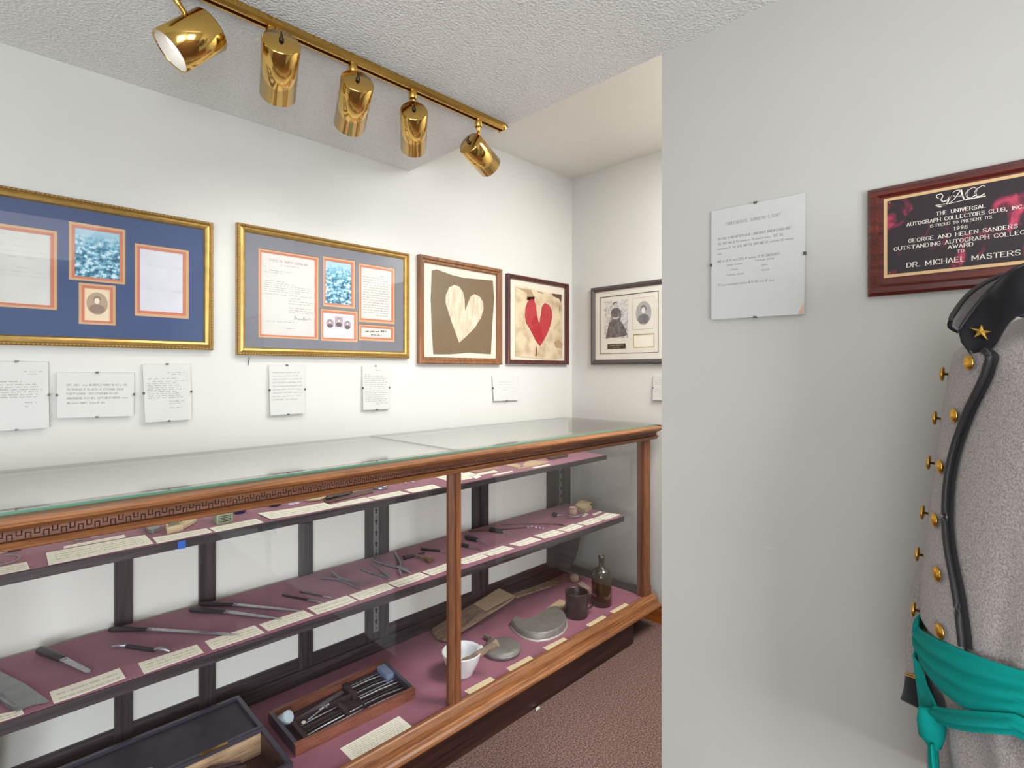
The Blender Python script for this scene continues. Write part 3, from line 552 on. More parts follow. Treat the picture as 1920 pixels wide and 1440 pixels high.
wp('aged_corner', MB().poly([(cor[0]-hc-.001, cor[1]-zc+.001), (cor[0]-hc-.012, cor[1]-zc+.001), (cor[0]-hc-.001, cor[1]-zc+.026)], -.0134), M('peach_aged_corner', (214, 176, 150), .8), sg, 'peach coloured aged corner of the sheet')

# award plaque on the near wall
pl = (-0.2616,-0.1124,1.4307,1.652); yc = (-0.1131,1.5025)[0]; pl = (pl[0], 2*yc-pl[0], pl[2], pl[3]); h, z = yc, (pl[2]+pl[3])/2
t = wall_thing('award_plaque', 'cherry wood award plaque with black and red marbled engraved plate', 'plaque', 'part', h, z); R = sub(pl, h, z)
CHERRY = wood('cherry_plaque_wood', (70, 20, 14), (112, 40, 28), 0, .22, .5)
wp('frame', MB().ring(R, [(0,0),(0,-.012),(.006,-.017),(.016,-.018),(.020,-.014),(.0215,-.0125),(.04,-.0125)]), CHERRY, t)
gi = sub((-0.2334,-0.1131,1.4663,1.6274), h, z); gi = (gi[0], -gi[0], gi[2], gi[3])
wp('board', MB().box(gi[0]-.02, gi[1]+.02, -.0126, -.002, gi[2]-.02, gi[3]+.02), CHERRY, t)
wp('gold_border', MB().box(gi[0], gi[1], -.0140, -.0126, gi[2], gi[3]), M('pale_gold_plate', (216, 178, 128), .45, metal=.3), t)
pi_ = inset(gi, .0062)
MARB = ramp_mat('black_red_marble_plate', [(.0,(30,20,24)),(.55,(36,22,28)),(.62,(120,30,56)),(.72,(206,64,96))], 15, (1.3,1,1.1), None, 8, 1.4)
wp('plate', MB().box(pi_[0], pi_[1], -.0150, -.0140, pi_[2], pi_[3]), MARB, t)
mb = MB(); Y = -.0153
def PT(s, u0, u1, v0, cap, thick=1.0, thin=.5): text(mb, s, u0-h, u1-h, v0-z, cap, Y, thick, thin, .75)
def hx(u): return u
zl = lambda v: (-0.1131,1.5739)[1]
L_ = (-0.1956,1.5167)[0]
PT('THE UNIVERSAL', (-0.1487,1.5855)[0], (-0.0777,1.5704)[0], (-0.1131,1.5764)[1], .0068)
PT('AUTOGRAPH COLLECTORS CLUB, INC.', (-0.1947,1.5857)[0], 2*yc-(-0.1947,1.5857)[0]+.004, (-0.1131,1.5643)[1], .0068)
PT('IS PROUD TO PRESENT ITS', (-0.1585,1.5626)[0], (-0.0689,1.5452)[0], (-0.1131,1.555)[1], .0052, .9, .5)
PT('1998', (-0.1232,1.5456)[0], (-0.1031,1.5418)[0], (-0.1131,1.5429)[1], .0066)
PT('GEORGE AND HELEN SANDERS', (-0.1921,1.548)[0], (-0.0349,1.5195)[0], (-0.1131,1.5312)[1], .0072)
PT('OUTSTANDING AUTOGRAPH COLLECTOR', (-0.2158,1.5361)[0], 2*yc-(-0.2158,1.5361)[0]+.006, (-0.1131,1.5186)[1], .0072)
PT('AWARD', (-0.131,1.5135)[0], (-0.0951,1.5076)[0], (-0.1131,1.509)[1], .0070)
PT('TO', (-0.1177,1.5032)[0], (-0.1077,1.5016)[0], (-0.1131,1.4995)[1], .0055)
PT('DR. MICHAEL MASTERS', (-0.1947,1.4953)[0], (-0.0315,1.4715)[0], (-0.1131,1.4824)[1], .0092, 1.05, .5)
wp('plate_lettering', mb, M('ivory_engraving', (238, 228, 214), .5), t, kind='stuff')
lg = MB(); lx, lz = (-0.1495,1.5939); lx2 = (-0.0777,1.5939)[0]; lx -= h; lx2 -= h; lz -= z; Wl = lx2-lx; Hl = .024
def st(pts, w0, w1):
    n = len(pts)-1
    for i, (a, b) in enumerate(zip(pts, pts[1:])): seg(lg, (lx+Wl*a[0], lz+Hl*a[1]), (lx+Wl*b[0], lz+Hl*b[1]), w0+(w1-w0)*i/max(1, n-1), Y)
st([(.06,.62),(.01,.74),(.03,.92),(.12,.95),(.15,.75),(.11,.45),(.15,.28),(.24,.34),(.30,.62),(.34,.95)], .0011, .0024); st([(.34,.95),(.29,.5),(.24,.12),(.14,-.06),(.02,.02),(.0,.1),(.2,.1)], .0024, .0010)
st([(.28,.1),(.38,.3),(.52,.98)], .0009, .0014); st([(.52,.98),(.55,.5),(.58,.2)], .0026, .0022); st([(.36,.62),(.42,.5),(.56,.5)], .001, .001); st([(.34,.85),(.42,.98),(.52,.98)], .001, .0014)
for o in (.62, .80): st([(o+.19,.9),(o+.15,1.0),(o+.06,.85),(o,.5),(o+.03,.25),(o+.10,.2),(o+.18,.34)], .0012, .0018); st([(o+.02,.4),(o,.6),(o+.05,.85)], .0022, .0022)
st([(.16,.02),(.6,.13),(1.0,.15)], .0009, .0016); st([(.04,-.02),(.10,-.1),(.18,-.02),(.2,.1)], .0016, .0016)
wp('club_logo', lg, MATS['ivory_engraving'], t)
for q in (pi_[2]+.004, pi_[3]-.004): wp('plate_pin', MB().lathe([(.0012,0),(.0012,.0006)], (pi_[0]+.004, -.0150, q), 8, (0,-1,0)), BRASSD, t)
# hanging wire below the grey matted picture
a = (0.659,1.3259); b = (0.6584,1.3094)
single('hanging_wire', MB().tube([(a[0],D-.006,a[1]),(a[0]+.002,D-.006,a[1]-.008),(b[0],D-.004,b[1]),(b[0],D-.004,b[1]-.012)], .0012, 6), M('dark_wire', (60, 56, 50), .5), 'short end of dark wire hanging below the grey matted picture', 'wire')

# ------------------------------------------------------------------ the display case
case = thing('display_case', 'long antique oak and glass museum display case with greek key rail', 'display case', (1.125, 1.64, 0))
CX0, CX1 = -.11, 2.36
def cp(name, mb, mat, label=None, kind=None, bevel=0., parent=None): return part(name, mb, mat, parent or case, label, kind, True, bevel)
cp('plinth', MB().box(.08, 2.17, 1.366, 1.90, 0, .113), PLINTH, 'dark recessed plinth')
cp('base_moulding', MB().profile_x([(1.41,.112),(1.346,.112),(1.337,.116),(1.334,.122),(1.336,.129),(1.343,.134),(1.353,.136),(1.356,.139),(1.360,.158),(1.367,.166),(1.375,.169),(1.379,.172),(1.392,.172),(1.392,.165),(1.41,.165)], CX0-.012, CX1+.016), OAKX)
for x in (CX0-.012, CX1-.026): cp('end_moulding', MB().box(x, x+.038, 1.412, 1.92, .112, .165), OAKY)
cp('deck', MB().box(CX0+.03, CX1-.03, 1.412, 1.92, .113, .1645), DARKX)
cp('deck_lining', MB().box(CX0+.032, CX1-.032, 1.392, 1.866, .1645, ZB), LINING, 'burgundy deck lining')
cp('end_rail', MB().box(2.318, 2.334, 1.43, 1.866, ZB, .205), DARKY); cp('end_rail', MB().box(CX0+.026, CX0+.042, 1.43, 1.866, ZB, .205), DARKY)
def post(x0, x1, y0, y1):
    g = .0035; m = (x0+x1)/2
    return MB().prism([(x0,y1),(x0,y0+.006),(x0+.005,y0+.001),(m-.007,y0),(m-.004,y0+g),(m+.002,y0+g),(m+.005,y0),(x1-.006,y0),(x1-.001,y0+.005),(x1,y1)], .165, .945).prism([(x0-.001,y1+.001),(x0-.001,y0-.001),(x1+.002,y0-.001),(x1+.002,y1+.001)], .165, .212)
cp('corner_post', post(2.306, 2.36, 1.385, 1.43), OAKZ); cp('corner_post', post(CX0, CX0+.054, 1.385, 1.43), OAKZ)
cp('mullion', MB().prism([(1.103,1.412),(1.103,1.398),(1.109,1.390),(1.117,1.387),(1.1195,1.391),(1.1225,1.391),(1.125,1.384),(1.143,1.384),(1.1475,1.390),(1.1475,1.412)], .168, .942), OAKZ)
cp('top_rail', MB().profile_x([(1.43,1.008),(1.326,1.008),(1.322,1.005),(1.3205,1.000),(1.323,.994),(1.331,.990),(1.344,.9865),(1.352,.983),(1.356,.979),(1.361,.9785),(1.375,.9785),(1.375,.9565),(1.366,.9555),(1.363,.952),(1.365,.949),(1.370,.948),(1.372,.941),(1.377,.938),(1.43,.938)], CX0-.04, CX1+.04), OAKX)
mb = MB()                                                     # greek key: raised meander with tongues, cut by thin dark channels
P_ = .0262; x = CX0; za, zb = .9585, .9765; zm = (za+zb)/2; y0, y1 = 1.3712, 1.3752; s_ = .0021
while x < CX1:
    q = P_/2
    for (cx, up) in ((x+q*.5, True), (x+q*1.5, False)):       # a U channel high, then an n channel low
        l0, l1, r0, r1 = cx-.0048, cx-.0048+s_, cx+.0048-s_, cx+.0048
        if up: c0, c1 = za+.0062, za+.0062+s_
        else: c0, c1 = zb-.0062-s_, zb-.0062
        mb.box(cx-q/2, l0, y0, y1, za, zb).box(r1, cx+q/2, y0, y1, za, zb)
        if up: mb.box(l0, r1, y0, y1, za, c0).box(l1, r0, y0, y1, c1, zb)
        else: mb.box(l0, r1, y0, y1, c1, zb).box(l1, r0, y0, y1, za, c0)
    x += P_
cp('key_moulding', mb, M('key_band_shaded_wood', (128, 82, 60), .6, rgb2=(96, 58, 40), vscale=40, stretch=(.2,3,3)), 'carved greek key band', 'stuff')  # oak in a darker tone, shade of the recess put into the colour
cp('key_groove', MB().box(CX0, CX1, 1.3746, 1.3749, .9568, .978), M('dark_groove', (52, 26, 16), .7), 'dark grooves behind the greek key')
for x0, x1 in ((CX1-.05, CX1+.04), (CX0-.04, CX0+.05)):
    r = x1 > 1; prof = [(1.0075),(.985),(.938)]
    cp('end_top_rail', MB().box(x1-.09 if r else x0+.04, x1-.04 if r else x0+.09, 1.43, 1.92, .938, 1.008).box(x1-.03 if r else x0, x1 if r else x0+.03, 1.33, 1.94, .990, 1.008).box(x1-.04 if r else x0+.015, x1-.018 if r else x0+.04, 1.36, 1.93, .975, .992), OAKY)
for a, b in ((CX0-.025, 1.1285), (1.1325, CX1+.022)):
    g = cp('top_pane', MB().box(a, b, 1.366, 1.946, 1.0082, 1.0142), TOPGLASS)
    cp('pane_edge', MB().box(a, b, 1.3648, 1.3659, 1.0082, 1.0142), EDGE, 'green glass edge', parent=g)
cp('pane_joint', MB().box(1.1287, 1.1323, 1.368, 1.945, 1.0082, 1.0136), M('grey_joint', (128, 126, 120), .5), 'grey joint between the top panes')
for a, b in ((CX0+.05, 1.106), (1.145, 2.31)): cp('front_pane', MB().box(a, b, 1.398, 1.403, .166, .945), GLASS)
for a in (2.338, CX0+.02): cp('end_pane', MB().box(a, a+.005, 1.43, 1.87, .19, .945), GLASS)
# rear frame with sliding doors, opaque panels where the glass would be
cp('rear_rail', MB().box(CX0+.02, CX1-.02, 1.868, 1.925, .1645, .212).box(CX0+.02, CX1-.02, 1.864, 1.869, ZB, .186), DARKX)
cp('rear_header', MB().box(CX0+.02, CX1-.02, 1.8675, 1.925, .89, 1.0075), M('pale_back_panel', (238, 236, 228), .7), 'pale painted header along the back')
ST = [(0.2736,0.724)[0], (0.3168,0.7129)[0], (0.4887,0.6019)[0], (0.5357,0.5884)[0], (0.8061,0.5112)[0], (0.8559,0.497)[0]]
for a, b in ((ST[0], ST[1]), (ST[2], ST[3]), (ST[4], ST[5])):
    cp('door_stile', MB().box(a, b, 1.874, 1.896, .21, .96).box(a+.002, a+.005, 1.872, 1.875, .25, .95), DARKZ, bevel=.002)
cp('rear_post', MB().box((1.0702,0.6438)[0], (1.0971,0.638)[0], 1.876, 1.915, .21, .96), DARKZ, bevel=.0015)
cp('rear_post', MB().box((1.1316,0.6306)[0], (1.1707,0.6222)[0], 1.872, 1.915, .21, .96), DARKZ, bevel=.0015)
cp('rear_post', MB().box((1.0971,0.638)[0], (1.1316,0.6306)[0], 1.886, 1.915, .21, .96), DARKZ, bevel=.0015)
cp('rear_post', MB().box((1.6189,0.6493)[0], (1.6701,0.6401)[0], 1.878, 1.90, .21, .96), DARKZ, bevel=.0015)
cp('rear_post', MB().box((1.6701,0.6401)[0], (1.7159,0.6318)[0], 1.872, 1.90, .21, .96), DARKZ, bevel=.0015)
cp('rear_post', MB().box((2.1452,0.6968)[0], (2.2288,0.6847)[0], 1.874, 1.915, .21, .96), DARKZ, bevel=.0015)
cp('rear_post', MB().box((2.2742,0.6782)[0], 2.335, 1.872, 1.915, .165, .96), DARKZ, bevel=.0015)
cp('rear_post', MB().box((2.2288,0.6847)[0], (2.2742,0.6782)[0], 1.886, 1.915, .21, .96), DARKZ, bevel=.0015)
cp('door_bottom_rail', MB().box(CX0+.03, (1.0691,0.644)[0], 1.878, 1.895, .212, .254), DARKX)
cp('door_bottom_rail', MB().box((1.1719,0.6219)[0], (2.1452,0.6968)[0], 1.880, 1.897, .212, .254), DARKX)
xs = [CX0+.05, ST[0], ST[1], ST[2], ST[3], ST[4], ST[5], (1.0691,0.644)[0], (1.1719,0.6219)[0], (1.6189,0.6493)[0], (1.7159,0.6318)[0], (2.1452,0.6968)[0]]
for a, b in zip(xs[::2], xs[1::2]): cp('rear_panel', MB().box(a, b, 1.886, 1.889, .254, .96), M('pale_back_panel', (238, 236, 228), .7), 'added pale back panel in place of glass')  # opaque panels added instead of glass, pale to brighten the case back
for u0, u1 in (((1.1053,0.6341)[0], (1.1304,0.6287)[0]), ((2.2497,0.6802)[0], (2.2771,0.6763)[0])):
    s = cp('shelf_standard', MB().box(u0, u1, 1.8815, 1.8855, .24, .94), GREYMET, 'grey metal shelf standard with keyhole slots')
    mb = MB(); m_ = (u0+u1)/2; wd = (u1-u0)*.22
    for k in range(15):
        z = .27+.044*k; mb.slab([(m_-wd*.6,z),(m_+wd*.6,z),(m_+wd*.6,z+.009),(m_+wd,z+.013),(m_+wd,z+.018),(m_,z+.021),(m_-wd,z+.018),(m_-wd,z+.013),(m_-wd*.6,z+.009)], 1.8810, 1.8818)
        mb.slab([(m_-wd*.6,z-.014),(m_,z-.011),(m_+wd*.6,z-.014),(m_,z-.017)], 1.8810, 1.8818)
    cp('keyhole_slot', mb, HOLE, kind='stuff', parent=s)
SHELF = {}
def shelf(label, A, B, z, thick, x0, x1, yb):
    f = lambda x: A[1]+(B[1]-A[1])*(x-A[0])/(B[0]-A[0]); SHELF[z] = f
    n = 7; zt = z-.0012
    s = cp('shelf', MB().prism([(x0,f(x0)),(x1,f(x1)),(x1,yb),(x0,yb)], zt-thick+.003, zt), DARKX, label, bevel=.003)
    cp('shelf_lining', MB().prism([(x0+.001,f(x0)+.007),(x1-.003,f(x1)+.007),(x1-.003,yb),(x0+.001,yb)], zt, z), LINING, 'burgundy shelf lining', parent=s)
shelf('upper shelf of dark oak', (0.0319,1.5655), (2.3032,1.6039), ZT, .024, -.06, 2.30, 1.866)
shelf('lower shelf of dark oak', (0.0311,1.5246), (2.2908,1.4956), ZM, .028, -.06, 2.295, 1.866)
def bracket(x, z1):                                           # curved wooden arm under the lower shelf
    pr = [(1.868,.19), (1.868,z1), (1.712,z1), (1.715,z1-.03), (1.722,z1-.08), (1.733,z1-.13), (1.748,z1-.19), (1.768,z1-.245), (1.800,z1-.30), (1.812,.19)]
    cp('shelf_bracket', MB().profile_x(pr, x-.009, x+.009), DARKY, bevel=.001)
for x in (.02, 2.235): bracket(x, ZM-.0265)

# ------------------------------------------------------------------ things in the case
def card_mat(nl):
    k = 'typed_card_%d' % nl
    if k in MATS: return MATS[k]
    m = bpy.data.materials.new(k); m.use_nodes = True; n = m.node_tree.nodes; L = m.node_tree.links; b = n['Principled BSDF']; b.inputs['Roughness'].default_value = .8
    uv = n.new('ShaderNodeUVMap'); sp = n.new('ShaderNodeSeparateXYZ'); L.new(uv.outputs[0], sp.inputs[0])
    def op(o, a, b_=None, c=None):
        q = n.new('ShaderNodeMath'); q.operation = o
        for i, v in enumerate((a, b_, c)):
            if v is None: continue
            if isinstance(v, (int, float)): q.inputs[i].default_value = v
            else: L.new(v, q.inputs[i])
        return q.outputs[0]
    U, V = sp.outputs[0], sp.outputs[1]
    rows = op('MULTIPLY', V, nl/.78); fr = op('FRACT', rows); line = op('MULTIPLY', op('GREATER_THAN', fr, .35), op('LESS_THAN', fr, .75))
    mg = op('MULTIPLY', op('MULTIPLY', op('GREATER_THAN', U, .07), op('LESS_THAN', U, .93)), op('MULTIPLY', op('GREATER_THAN', V, .14), op('LESS_THAN', V, .9)))
    cb = n.new('ShaderNodeCombineXYZ'); L.new(op('MULTIPLY', U, 34), cb.inputs[0]); L.new(op('MULTIPLY', op('FLOOR', rows), 7.3), cb.inputs[1])
    t = n.new('ShaderNodeTexNoise'); t.inputs['Scale'].default_value = 1.; t.inputs['Detail'].default_value = 2; L.new(cb.outputs[0], t.inputs['Vector'])
    f = op('MULTIPLY', op('MULTIPLY', line, mg), op('GREATER_THAN', t.outputs['Fac'], .44))
    mx = n.new('ShaderNodeMix'); mx.data_type = 'RGBA'; L.new(f, mx.inputs['Factor']); mx.inputs['A'].default_value = (*lin((255,250,232)), 1); mx.inputs['B'].default_value = (*lin((222,216,198)), 1)
    L.new(mx.outputs['Result'], b.inputs['Base Color']); MATS[k] = m; return m
def card(pts, z, label, nl=3, group=None, th=.0007, mat=None, name='label_card', cat='card', curl=0.):
    """pts = front left, front right, back right, back left, lying on a shelf"""
    a = sum(pts[i][0]*pts[(i+1) % 4][1]-pts[(i+1) % 4][0]*pts[i][1] for i in range(4))
    c = (sum(p[0] for p in pts)/4, sum(p[1] for p in pts)/4); n = 4; z += .0003
    fl, fr, br, bl = [(p[0]-c[0], p[1]-c[1]) for p in pts]; vs = []; uvs = []
    for i in range(n+1):
        t = i/n; up = curl*(2*abs(t-.5))**2
        for q, e, v in ((fl, fr, 0), (bl, br, 1)): vs.append((q[0]+(e[0]-q[0])*t, q[1]+(e[1]-q[1])*t, th+up)); uvs.append((t, v))
    m = len(vs); vs += [(p[0], p[1], p[2]-th) for p in vs]
    top = [(2*i, 2*i+2, 2*i+3, 2*i+1) for i in range(n)]; bot = [(2*i+m, 2*i+1+m, 2*i+3+m, 2*i+2+m) for i in range(n)]
    side = [f for i in range(n) for f in ((2*i, 2*i+m, 2*i+2+m, 2*i+2), (2*i+1, 2*i+3, 2*i+3+m, 2*i+1+m))]+[(0,1,1+m,m),(2*n,2*n+m,2*n+1+m,2*n+1)]
    me = bpy.data.meshes.new(name); me.from_pydata(vs, [], top+bot+side); u = me.uv_layers.new(name='UVMap')
    for p in me.polygons:
        for li, vi in zip(p.loop_indices, p.vertices): u.data[li].uv = uvs[vi] if p.index < n else (0, 0)
    me.materials.append(mat or card_mat(nl)); me.update()
    o = bpy.data.objects.new(name, me); C.objects.link(o); o.location = (c[0], c[1], z); return props(o, label, cat, group)
GT, GM, GB = 'typed cards along the upper shelf', 'typed cards along the lower shelf', 'typed cards on the case floor'
card([(0.0079,1.573),(0.0793,1.5719),(0.0771,1.6363),(0,1.6314)], ZT, 'typed card at the left end of the upper shelf, in front of the wire loop', 3, GT)
card([(0.1474,1.6947),(0.2713,1.6947),(0.2727,1.7253),(0.1487,1.7158)], ZT, 'narrow blank card tucked behind the longest card on the upper shelf', 1, GT)
card([(0.1101,1.5705),(0.3105,1.5827),(0.3107,1.6809),(0.113,1.6806)], ZT+.0009, 'longest typed card on the upper shelf, closely lettered', 4, GT)
card([(0.3176,1.5786),(0.4458,1.5853),(0.4439,1.6354),(0.3194,1.6403)], ZT, 'typed card in front of the yellowed cardboard box, above the blue tape', 3, GT)
card([(0.4519,1.5792),(0.5778,1.5821),(0.5758,1.6387),(0.4498,1.6324)], ZT, 'typed card in front of the green slotted box', 3, GT)
card([(0.6013,1.5973),(0.8023,1.5891),(0.8014,1.672),(0.5981,1.6908)], ZT, 'long typed card in front of the dark round dish and clear lenses', 3, GT, curl=.002)
card([(0.8083,1.5973),(0.9404,1.5944),(0.9369,1.6513),(0.804,1.6398)], ZT, 'typed card in front of the black rods and cloth', 3, GT)
card([(0.9494,1.5959),(1.0793,1.5923),(1.075,1.6513),(0.9434,1.6448)], ZT, 'typed card in front of the round tin', 3, GT)
card([(1.095,1.5954),(1.2212,1.5926),(1.2254,1.6545),(1.0975,1.6532)], ZT, 'typed card in front of the two glass marbles', 3, GT)
card([(1.3064,1.6426),(1.4145,1.6373),(1.4587,1.7613),(1.3211,1.7692)], ZT, 'broad typed card under the ivory roller, behind the mullion', 3, GT)
card([(1.4166,1.6201),(1.4644,1.6415),(1.489,1.748),(1.4505,1.7444)], ZT, 'narrow card just right of the mullion on the upper shelf', 1, GT)
card([(1.4677,1.6684),(1.5806,1.665),(1.5945,1.7034),(1.4733,1.6951)], ZT, 'white card beside the tan leaflet on the upper shelf', 2, GT)
card([(1.5079,1.6154),(1.6295,1.623),(1.6393,1.641),(1.5124,1.6332)], ZT, 'thin strip card on the front edge of the upper shelf, near the mullion', 1, GT)
card([(1.7577,1.6127),(1.867,1.6143),(1.8769,1.6363),(1.7611,1.6354)], ZT, 'thin strip card at the right of the upper shelf, below the dark wallet', 1, GT)
TANP = M('tan_old_paper', (206, 178, 144), .85, var=.15, vscale=60)
card([(1.5006,1.711),(1.6453,1.7159),(1.6562,1.7516),(1.4855,1.7686)], ZT, 'brown tinted leaflet lying behind the white cards near the mullion', 2, None, .002, M('brown_leaflet', (178, 140, 122), .85), 'leaflet', 'leaflet')
bk = thing('open_booklet', 'open tan booklet with curling pages on the upper shelf', 'booklet', (*(1.7588,1.7068), ZT))
for q in ([(1.6977,1.7582),(1.6915,1.6514),(1.74,1.6584),(1.7746,1.7711)], [(1.6961,1.6559),(1.8236,1.6499),(1.9221,1.6756),(1.8675,1.7622)]):
    mb = MB(); c = [sum(p[k] for p in q)/4 for k in (0, 1)]
    for i in range(4): mb.prism([(c[0]+(p[0]-c[0])*(1-.03*i), c[1]+(p[1]-c[1])*(1-.03*i)) for p in q], ZT+.0002+.0014*i, ZT+.0014+.0014*i)
    part('page_block', mb, TANP, bk)
wl = [(1.967,1.7062),(2.105,1.705),(2.1748,1.8084),(2.03,1.8038)]
single('wallet', MB().prism(wl, ZT, ZT+.012), M('dark_brown_leather', (74, 54, 46), .6), 'dark brown wallet lying behind the booklet at the right of the upper shelf', 'wallet', bevel=.003)
# wire loop instrument at the far left of the upper shelf
t = thing('wire_loop_tool', 'white handled tool with black tip and wire loop, far left of the upper shelf', 'instrument', (*(0.0461,1.7268), ZT))
a, b, c_ = (0.0088,1.7438), (0.0505,1.7536), (0.0737,1.7465)
part('handle', MB().tube([(*a,ZT+.006),(*b,ZT+.006)], .005, 8), M('ivory', (232, 222, 204), .4), t); part('tip', MB().tube([(*b,ZT+.006),(*c_,ZT+.006)], [.006,.003], 8), BLACK, t, 'black tip')
part('wire', MB().tube([(*p,ZT+.002) for p in ((0.0425,1.7303),(0.0619,1.7059),(0.0684,1.6842),(0.0601,1.6581),(0.0422,1.6476),(0.0083,1.6585))], .0011, 6), STEEL, t, 'pale wire loop')
single('small_tweezers', MB().tube([(*(0.1711,1.7518),ZT+.002),(*(0.1954,1.7582),ZT+.003)], [.003,.0012], 6).tube([(*(0.1709,1.749),ZT+.002),(*(0.1928,1.7453),ZT+.003)], [.003,.0012], 6), DULLSTEEL, 'small dull tweezers half hidden behind the narrow card on the upper shelf', 'tweezers')
single('glass_slide', MB().prism([(0.2058,1.754),(0.2213,1.7543),(0.2191,1.7725),(0.2038,1.7749)], ZT, ZT+.003), M('pale_blue_glass', (176, 186, 198), .2, spec=.6), 'small pale blue glass slide behind the narrow card on the upper shelf', 'slide')
p = [(0.3191,1.7394),(0.3198,1.6914),(0.3298,1.6813),(0.3464,1.6915),(0.3525,1.7269),(0.3493,1.755),(0.3394,1.7686),(0.3327,1.7467),(0.3276,1.7589)]
single('spring_lancet', MB().prism(p, ZT, ZT+.012), M('grey_pewter', (136, 138, 134), .4, metal=.5), 'small grey metal spring lancet with a notched end on the upper shelf', 'lancet', bevel=.002)
YEL = M('yellowed_cardboard', (212, 190, 150), .85, var=.15, vscale=70)
t = thing('cardboard_box', 'yellowed cardboard box with printed label and raised flap on the upper shelf', 'box', (*(0.3964,1.69), ZT))
q = [(0.3555,1.6557),(0.3935,1.6614),(0.3994,1.7305),(0.3655,1.7352)]
part('body', MB().prism(q, ZT, ZT+.016), YEL, t); cc = [sum(p[k] for p in q)/4 for k in (0, 1)]
part('printed_label', MB().prism([(cc[0]+(p[0]-cc[0])*.72, cc[1]+(p[1]-cc[1])*.72) for p in q], ZT+.016, ZT+.0164), M('worn_green_label', (150, 146, 118), .8, rgb2=(96, 92, 76), vscale=220), t, 'worn printed label')
q = [(0.3935,1.6614),(0.4401,1.7122),(0.4479,1.7586),(0.4026,1.7273)]
part('flap', MB().add([(*q[0],ZT+.002),(*q[1],ZT+.004),(*q[2],ZT+.020),(*q[3],ZT+.018),(*q[0],ZT+.013),(*q[1],ZT+.009),(*q[2],ZT+.024),(*q[3],ZT+.023)], [(0,3,2,1),(4,5,6,7),(0,1,5,4),(1,2,6,5),(2,3,7,6),(3,0,4,7)]), YEL, t, 'raised yellow flap')
t = thing('slotted_box', 'small green box with dark slots in its front on the upper shelf', 'box', (*(0.5014,1.6738), ZT))
GRN = M('sage_green_card', (146, 156, 128), .7, var=.12, vscale=80)
fl, fr = (0.4733,1.6492), (0.5179,1.6535); bl_, br_ = (0.4815,1.7171), (0.5269,1.72)
part('body', MB().prism([fl, fr, br_, bl_], ZT, ZT+.027), GRN, t, bevel=.0015)
dx, dy = fr[0]-fl[0], fr[1]-fl[1]; nx, ny = dy, -dx; l = math.hypot(nx, ny); nx, ny = nx/l*.0006, ny/l*.0006
for k in range(4):
    z = ZT+.006+.005*k; A = (fl[0]+dx*.12+nx, fl[1]+dy*.12+ny); B = (fl[0]+dx*.88+nx, fl[1]+dy*.88+ny)
    part('slot', MB().prism([A, B, (B[0]-nx*3, B[1]-ny*3), (A[0]-nx*3, A[1]-ny*3)], z, z+.002), HOLE, t)
single('eye_cup', MB().lathe([(.014,0),(.0175,.004),(.018,.014),(.0165,.0165),(.015,.014),(.013,.005),(0,.004)], (*(0.5644,1.7416), ZT), 20), M('cobalt_glass', (28, 34, 92), .15, coat=.5), 'cobalt blue glass eye cup beside the green slotted box', 'cup')
c_ = (0.6773,1.7569)
t = thing('round_dish', 'dark rimmed round dish with grey face tilted forward on the upper shelf', 'dish', (*c_, ZT))
part('rim', MB().lathe([(.008,0),(.019,.004),(.021,.010),(.019,.012),(.017,.010)], (*c_, ZT+.001), 24, (-.1,-.12,1), cap=False), M('dark_rubber', (52, 46, 48), .5), t); part('face', MB().lathe([(.0185,.0095),(.010,.0125),(0,.013)], (*c_, ZT+.001), 24, (-.1,-.12,1)), M('grey_horn_face', (138, 136, 138), .4), t)
LENS = M('clear_lens', (214, 196, 216), .08, spec=.8)
for (u, lab) in (((0.7189,1.7347), 'left'), ((0.7371,1.7363), 'right')):
    single('lens', MB().lathe([(.0095,0),(.0105,.0015),(.0095,.003),(.006,.0042),(0,.0048)], (*u, ZT), 20), LENS, 'clear round lens, the %s of the pair beside the dark round dish' % lab, 'lens')
t = thing('cloth_bundle', 'cream cloth on a thin wooden tray with black rods, middle of the upper shelf', 'bundle', (*(0.8598,1.7068), ZT))
part('tray', MB().prism([(0.8031,1.6604),(0.9911,1.6875),(1.0123,1.7385),(0.8187,1.716)], ZT, ZT+.004), M('dark_wood_tray', (86, 50, 40), .5), t)
mb = MB(); pts = [(0.7655,1.7485),(0.7762,1.7276),(0.8002,1.7241),(0.8351,1.7423),(0.8512,1.748)]
mb.tube([(*p, ZT+.007) for p in pts], [.003,.010,.013,.013,.008], 9, .6); part('cloth', mb, M('cream_lint', (214, 194, 152), .95, var=.2, vscale=90, bump=.5, bscale=300), t, 'frayed cream cloth')
for k, (a, b) in enumerate((((0.8345,1.7214),(0.9334,1.7335)), ((0.8472,1.7356),(0.9464,1.7499)), ((0.8229,1.7014),(0.9129,1.7141)))): part('rod', MB().tube([(*a,ZT+.008),(*b,ZT+.008)], .0038, 8), M('glossy_black_rod', (30, 28, 32), .15, coat=.5), t, 'glossy black rod')
part('bone_tip', MB().tube([(*(0.9375,1.7411),ZT+.008),(*(0.9836,1.7487),ZT+.008)], [.006,.003], 8), MATS['ivory'], t, 'pale tip')
c_ = (1.0457,1.7299)
t = thing('round_tin', 'short round shiny tin on the upper shelf', 'tin', (*c_, ZT)); part('body', MB().lathe([(.027,0),(.0275,.002),(.0275,.022),(.026,.022),(.026,.004),(0,.004)], (*c_, ZT), 28), M('shiny_tin', (170, 176, 190), .18, metal=.9), t); part('rim', MB().lathe([(.0275,.018),(.0288,.019),(.0288,.022),(.0275,.023)], (*c_, ZT), 28, cap=False), DULLSTEEL, t)
